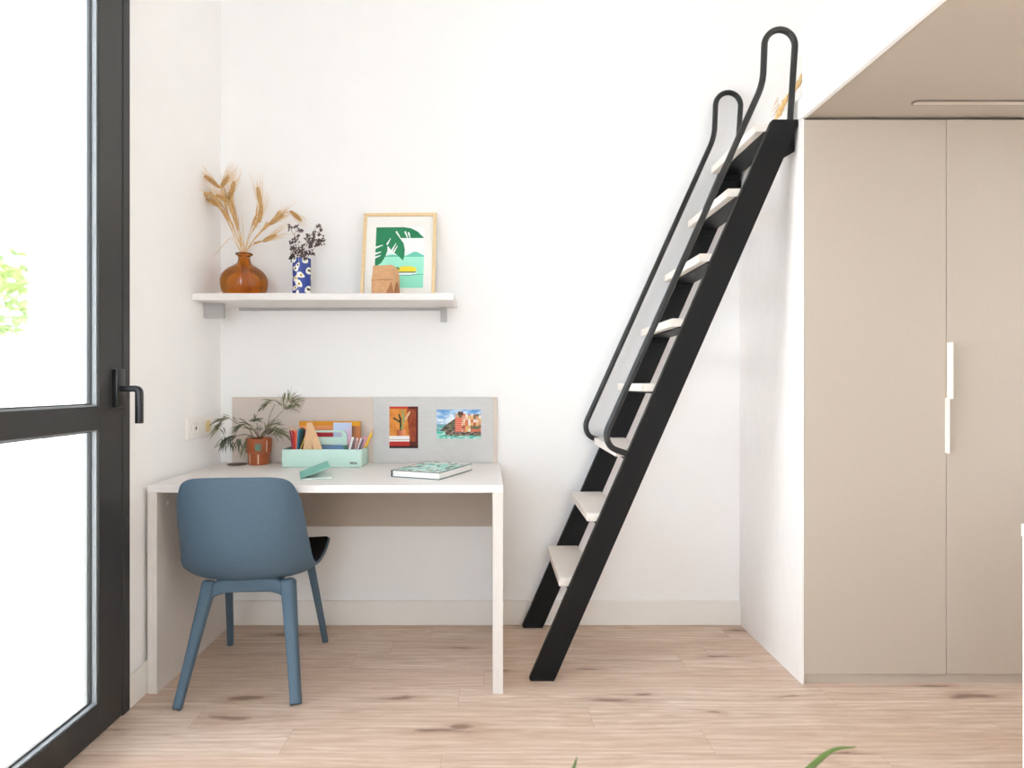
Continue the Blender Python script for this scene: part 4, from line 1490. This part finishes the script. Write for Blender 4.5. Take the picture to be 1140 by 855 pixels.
def cover(u, v):
    k = fb(u * 1.2, v * 1.6, 3.2, 7)
    k2 = fb(u, v, 6.5, 3)
    c = lerp(c8(150, 214, 206), c8(196, 232, 226), 0.5 + k * 1.2)
    if v > 0.80 + 0.06 * k2 or v < 0.12 + 0.10 * k2 or u < 0.14 + 0.14 * k:
        c = lerp(c8(236, 236, 230), c8(170, 206, 200), 0.4 + k2)
    if k2 > 0.26:
        c = lerp(c8(132, 140, 108), c8(120, 112, 104), k * 2 + .5)
    if k2 < -0.42:
        c = c8(238, 220, 212)
    if u < 0.05 or v < 0.02 or u > 0.97:
        c = lerp(c8(96, 104, 100), c8(200, 214, 208), 0.5 + k2 * 1.4)
    return c


b = bmesh.new()
slab(b, Vector((A.x, A.y, zb)), ex, ey, bw, bl, 0.0025)
obj('back_cover', b, colour_mat('book_back', (96, 116, 112)), bk)
b = bmesh.new()
slab(b, Vector((A.x, A.y, zb + 0.0026)) + ex * 0.004 + ey * 0.005, ex, ey, bw - 0.008, bl - 0.010, 0.0222)
obj('page_block', b, M['pages'], bk)
b = bmesh.new()
slab(b, Vector((A.x, A.y, zb + 0.0026)) - ex * 0.001, ex, ey, 0.0045, bl, 0.0222)
obj('spine', b, colour_mat('book_spine', (66, 84, 88)), bk)
bm, cols = painted_bm(Vector((A.x, A.y, zb + 0.0275)), ex, ey, bw, bl, 70, 100, cover, 0.0026, c8(110, 128, 122))
paint(obj('front_cover', bm, M['art'], bk), cols)

# ------------------------------------------------------------------ chair
CH = thing('desk_chair', 'blue grey moulded shell chair pulled up to the desk', 'chair', (-0.905, 2.437, 0), rotz=math.radians(4.8))
cen = spline([Vector((0, y, z)) for y, z in ((-0.262, .790), (-0.255, .705), (-0.242, .605), (-0.220, .505), (-0.172, .424), (-0.09, .387), (0.01, .392), (0.12, .416), (0.238, .454))], 5)
NT_ = len(cen)


def interp(tab, t):
    x = t * (len(tab) - 1)
    i = min(int(x), len(tab) - 2)
    return tab[i] + (tab[i + 1] - tab[i]) * (x - i)


HW = [0.198, 0.213, 0.222, 0.228, 0.234, 0.240, 0.246, 0.249, 0.248]
WD = [0.030, 0.050, 0.074, 0.095, 0.088, 0.056, 0.034, 0.020, 0.008]


def shell_pt(t, a, off=0.0):
    x = t * (NT_ - 1)
    i = min(int(x), NT_ - 2)
    c = cen[i].lerp(cen[i + 1], x - i)
    tan = (cen[min(i + 2, NT_ - 1)] - cen[max(i - 1, 0)]).normalized()
    nrm = Vector((0, -tan.z, tan.y)).normalized()      # into the bucket
    hw, wd = interp(HW, t), interp(WD, t)
    p = c + Vector((hw * math.sin(a * 1.25) / math.sin(1.25), 0, 0)) + nrm * (wd * abs(a) ** 2.4 + off)
    if t < 0.16:
        k = (0.16 - t) / 0.16
        p.z -= 0.030 * k * abs(a) ** 4
        p.x *= 1 - 0.05 * k * k * abs(a) ** 2
    if t > 0.86:
        k = (t - 0.86) / 0.14
        p.y -= 0.022 * k * abs(a) ** 4
    return p


def shell_mesh(t0, t1, a0, off, nt, na):
    b = bmesh.new()
    g = [[b.verts.new(shell_pt(t0 + (t1 - t0) * i / nt, -a0 + 2 * a0 * j / na, off)) for j in range(na + 1)] for i in range(nt + 1)]
    for i in range(nt):
        for j in range(na):
            b.faces.new((g[i][j], g[i][j + 1], g[i + 1][j + 1], g[i + 1][j]))
    return b


def add_mod(o, typ, **kw):
    m = o.modifiers.new(typ.lower(), typ)
    for k, v in kw.items():
        setattr(m, k, v)


o = obj('shell', shell_mesh(0, 1, 1.0, 0.0, 36, 24), M['chair'], CH, smooth='all', local=True)
add_mod(o, 'SOLIDIFY', thickness=0.012, offset=0.0)
add_mod(o, 'SUBSURF', levels=1, render_levels=1)
o2 = obj('seat_pad', shell_mesh(0.50, 0.985, 0.95, 0.012, 20, 20), M['pad'], CH, smooth='all', local=True, label='black seat pad')
add_mod(o2, 'SOLIDIFY', thickness=0.012, offset=0.0)
add_mod(o2, 'SUBSURF', levels=1, render_levels=1)


def leg(foot, top, sz0, sz1):
    b = bmesh.new()
    f, t = Vector(foot), Vector(top)
    n = 6
    pts = [f.lerp(t, k / n) for k in range(n + 1)]
    rs = [sz0 + (sz1 - sz0) * (k / n) ** 1.6 for k in range(n + 1)]
    dd = (t - f).normalized()
    pts += [t + dd * 0.008, t + dd * 0.012]
    rs += [rs[-1] * 0.8, rs[-1] * 0.35]
    add_tube(b, pts, rs, 16, True, (1.0, 0.85), up=(0, 1, 0))
    for v in b.verts:                                   # flat foot on the floor
        if v.co.z < 0.012:
            v.co.z = max(0.0, v.co.z if v.co.z > 0.008 else 0.0)
    return obj('leg', b, M['chair'], CH, smooth=True, local=True)


leg((-0.187, -0.270, 0.004), (-0.132, -0.120, 0.382), 0.0175, 0.0285)
leg((0.211, -0.270, 0.004), (0.150, -0.120, 0.382), 0.0215, 0.0305)
leg((-0.179, 0.262, 0.004), (-0.150, 0.140, 0.425), 0.0140, 0.0190)
leg((0.219, 0.262, 0.004), (0.168, 0.140, 0.430), 0.0140, 0.0190)
b = bmesh.new()
# rear arch joining the legs, side rails, front rail
arc_ = fillet([(-0.158, -0.185, 0.22), (-0.136, -0.120, 0.376), (0.154, -0.120, 0.376), (0.180, -0.185, 0.22)], 0.10, 10)
na_ = len(arc_) - 1
add_tube(b, arc_, [0.0265 - 0.016 * max(0.0, abs(2 * k / na_ - 1) - 0.30) / 0.70 for k in range(na_ + 1)], 16, True, (0.8, 1.0), up=(0, 1, 0))
for xx in (-0.09, 0.10):
    add_tube(b, [(xx, -0.118, 0.376), (xx, 0.0, 0.372), (xx, 0.14, 0.390)], 0.013, 10, True, (1, 1), up=(0, 0, 1))
add_tube(b, [(-0.150, 0.142, 0.425), (-0.09, 0.142, 0.392), (0.10, 0.142, 0.392), (0.168, 0.142, 0.430)], 0.013, 10, True, (1, 1), up=(0, 0, 1))
obj('seat_frame', b, M['chair'], CH, smooth=True, local=True)

# ------------------------------------------------------------------ second desk at the right edge of the view
d2t = thing('side_table', 'white sided table with grey top cut off by right edge of view', 'table', (1.85, 1.3, 0))
obj('tabletop', box(1.386, 2.318, 0.95, 1.64, 0.717, 0.75, 0.0012), M['desk_panel'], d2t)
obj('side_panel', box(1.3875, 1.424, 0.953, 1.637, 0, 0.7168, 0.0012), M['skirting'], d2t)
obj('side_panel', box(2.27, 2.304, 0.953, 1.637, 0, 0.7168, 0.0012), M['skirting'], d2t)

# ------------------------------------------------------------------ plant in the foreground
FP = Vector((0.06, 0.84, 0.0))
fp = thing('leafy_plant', 'strappy green houseplant whose leaf tips enter the bottom of view', 'plant', FP)
b = bmesh.new()
add_lathe(b, [(0.085, 0), (0.09, 0.004), (0.115, 0.20), (0.117, 0.205), (0.112, 0.207), (0.105, 0.18), (0.0, 0.18)], FP, 40)
obj('pot', b, M['wicker'], fp, smooth=True)
b = bmesh.new()
add_lathe(b, [(0.104, 0.1805), (0.05, 0.187), (0.0, 0.188)], FP, 24)
obj('soil', b, M['soil'], fp)


def strap(pts, w):
    sp = spline(pts, 7)
    b = bmesh.new()
    n = len(sp)
    rows = []
    for i, p in enumerate(sp):
        t = i / (n - 1)
        tan = (sp[min(i + 1, n - 1)] - sp[max(i - 1, 0)]).normalized()
        s = tan.cross(Vector((0.25, 0.85, 0.45))).normalized()
        u_ = s.cross(tan)
        ww = w * 0.5 * (1 - t ** 3 * 0.96) * (0.55 + 0.45 * min(1, t * 4))
        rows.append([b.verts.new(p + s * ww + u_ * ww * 0.4), b.verts.new(p), b.verts.new(p - s * ww + u_ * ww * 0.4)])
    for i in range(n - 1):
        for k in range(2):
            b.faces.new((rows[i][k], rows[i][k + 1], rows[i + 1][k + 1], rows[i + 1][k]))
    o = obj('leaf', b, M['fresh_leaf'], fp, smooth='all')
    add_mod(o, 'SOLIDIFY', thickness=0.0012, offset=0.0)


base = FP + Vector((0, 0, 0.185))
strap([base, (0.10, 0.90, 0.36), (0.118, 0.97, 0.47), (0.139, 1.0, 0.5215)], 0.018)
strap([base + Vector((0.02, 0, 0)), (0.22, 0.90, 0.34), (0.40, 0.96, 0.44), (0.50, 0.99, 0.501), (0.545, 1.0, 0.529), (0.583, 1.0, 0.537)], 0.020)
strap([base, (-0.05, 0.74, 0.36), (-0.16, 0.62, 0.43), (-0.26, 0.52, 0.40)], 0.02)
strap([base, (0.10, 0.72, 0.37), (0.17, 0.60, 0.45), (0.24, 0.48, 0.40)], 0.02)
strap([base, (0.02, 0.70, 0.38), (0.0, 0.58, 0.46), (-0.03, 0.44, 0.44)], 0.02)
strap([base, (-0.10, 0.84, 0.32), (-0.22, 0.86, 0.35), (-0.32, 0.86, 0.29)], 0.02)
strap([base, (0.0, 0.94, 0.30), (-0.04, 1.04, 0.33), (-0.08, 1.12, 0.26)], 0.02)
strap([base, (0.18, 0.80, 0.31), (0.30, 0.76, 0.34), (0.40, 0.70, 0.27)], 0.02)

# ------------------------------------------------------------------ light
w = bpy.data.worlds.new('sky')
SC.world = w
w.use_nodes = True
bg = w.node_tree.nodes['Background']
bg.inputs[0].default_value = (0.865, 0.95, 1.03, 1)
bg.inputs[1].default_value = 1.0

pl_ = bpy.data.lights.new('daylight_opening', 'AREA')
pl_.shape = 'RECTANGLE'
pl_.size, pl_.size_y = DH + 0.1, 3.85
pl_.cycles.is_portal = True
po = bpy.data.objects.new('daylight_opening', pl_)
COL.objects.link(po)
po.location = (XO - 0.06, (YJ - 1.58) / 2, DH / 2)
po.rotation_euler = (0, -PI / 2, 0)

pr_ = bpy.data.lights.new('daylight_opening', 'AREA')  # sky portal over the added rear window
pr_.shape = 'RECTANGLE'
pr_.size, pr_.size_y = RX1 - RX0, RZ1 - RZ0
pr_.cycles.is_portal = True
po2 = bpy.data.objects.new('daylight_opening', pr_)
COL.objects.link(po2)
po2.location = ((RX0 + RX1) / 2, YR - 0.12, (RZ0 + RZ1) / 2)
po2.rotation_euler = (PI / 2, 0, PI)

sl = bpy.data.lights.new('sun', 'SUN')
sl.energy = 3.0
sl.angle = math.radians(2)
sl.color = (1.0, 0.95, 0.88)
so = bpy.data.objects.new('sun', sl)
COL.objects.link(so)
so.rotation_euler = Vector((-0.10, -0.55, -0.83)).to_track_quat('-Z', 'Y').to_euler()
so.location = (-3, 6, 8)

# ------------------------------------------------------------------ camera
cam = bpy.data.cameras.new('camera')
cam.sensor_width = 36.0
cam.lens = 36.0 * F / 1140.0
cam.shift_x = (570.0 - U0) / 1140.0
cam.shift_y = -(427.5 - V0) / 1140.0
cam.clip_start = 0.05
cam.dof.use_dof = True
cam.dof.focus_distance = 2.6
cam.dof.aperture_fstop = 4.0
co = bpy.data.objects.new('camera', cam)
COL.objects.link(co)
co.location = (0, 0, H)
co.rotation_euler = (PI / 2, 0, 0)
SC.camera = co

SC.cycles.max_bounces = 14
SC.cycles.diffuse_bounces = 8
SC.cycles.transparent_max_bounces = 16
SC.cycles.caustics_reflective = False
SC.cycles.caustics_refractive = False
SC.cycles.use_denoising = True
SC.view_settings.view_transform = 'Standard'
SC.view_settings.look = 'None'
SC.view_settings.gamma = 1.0
SC.view_settings.use_curve_mapping = False
SC.view_settings.exposure = 3.7
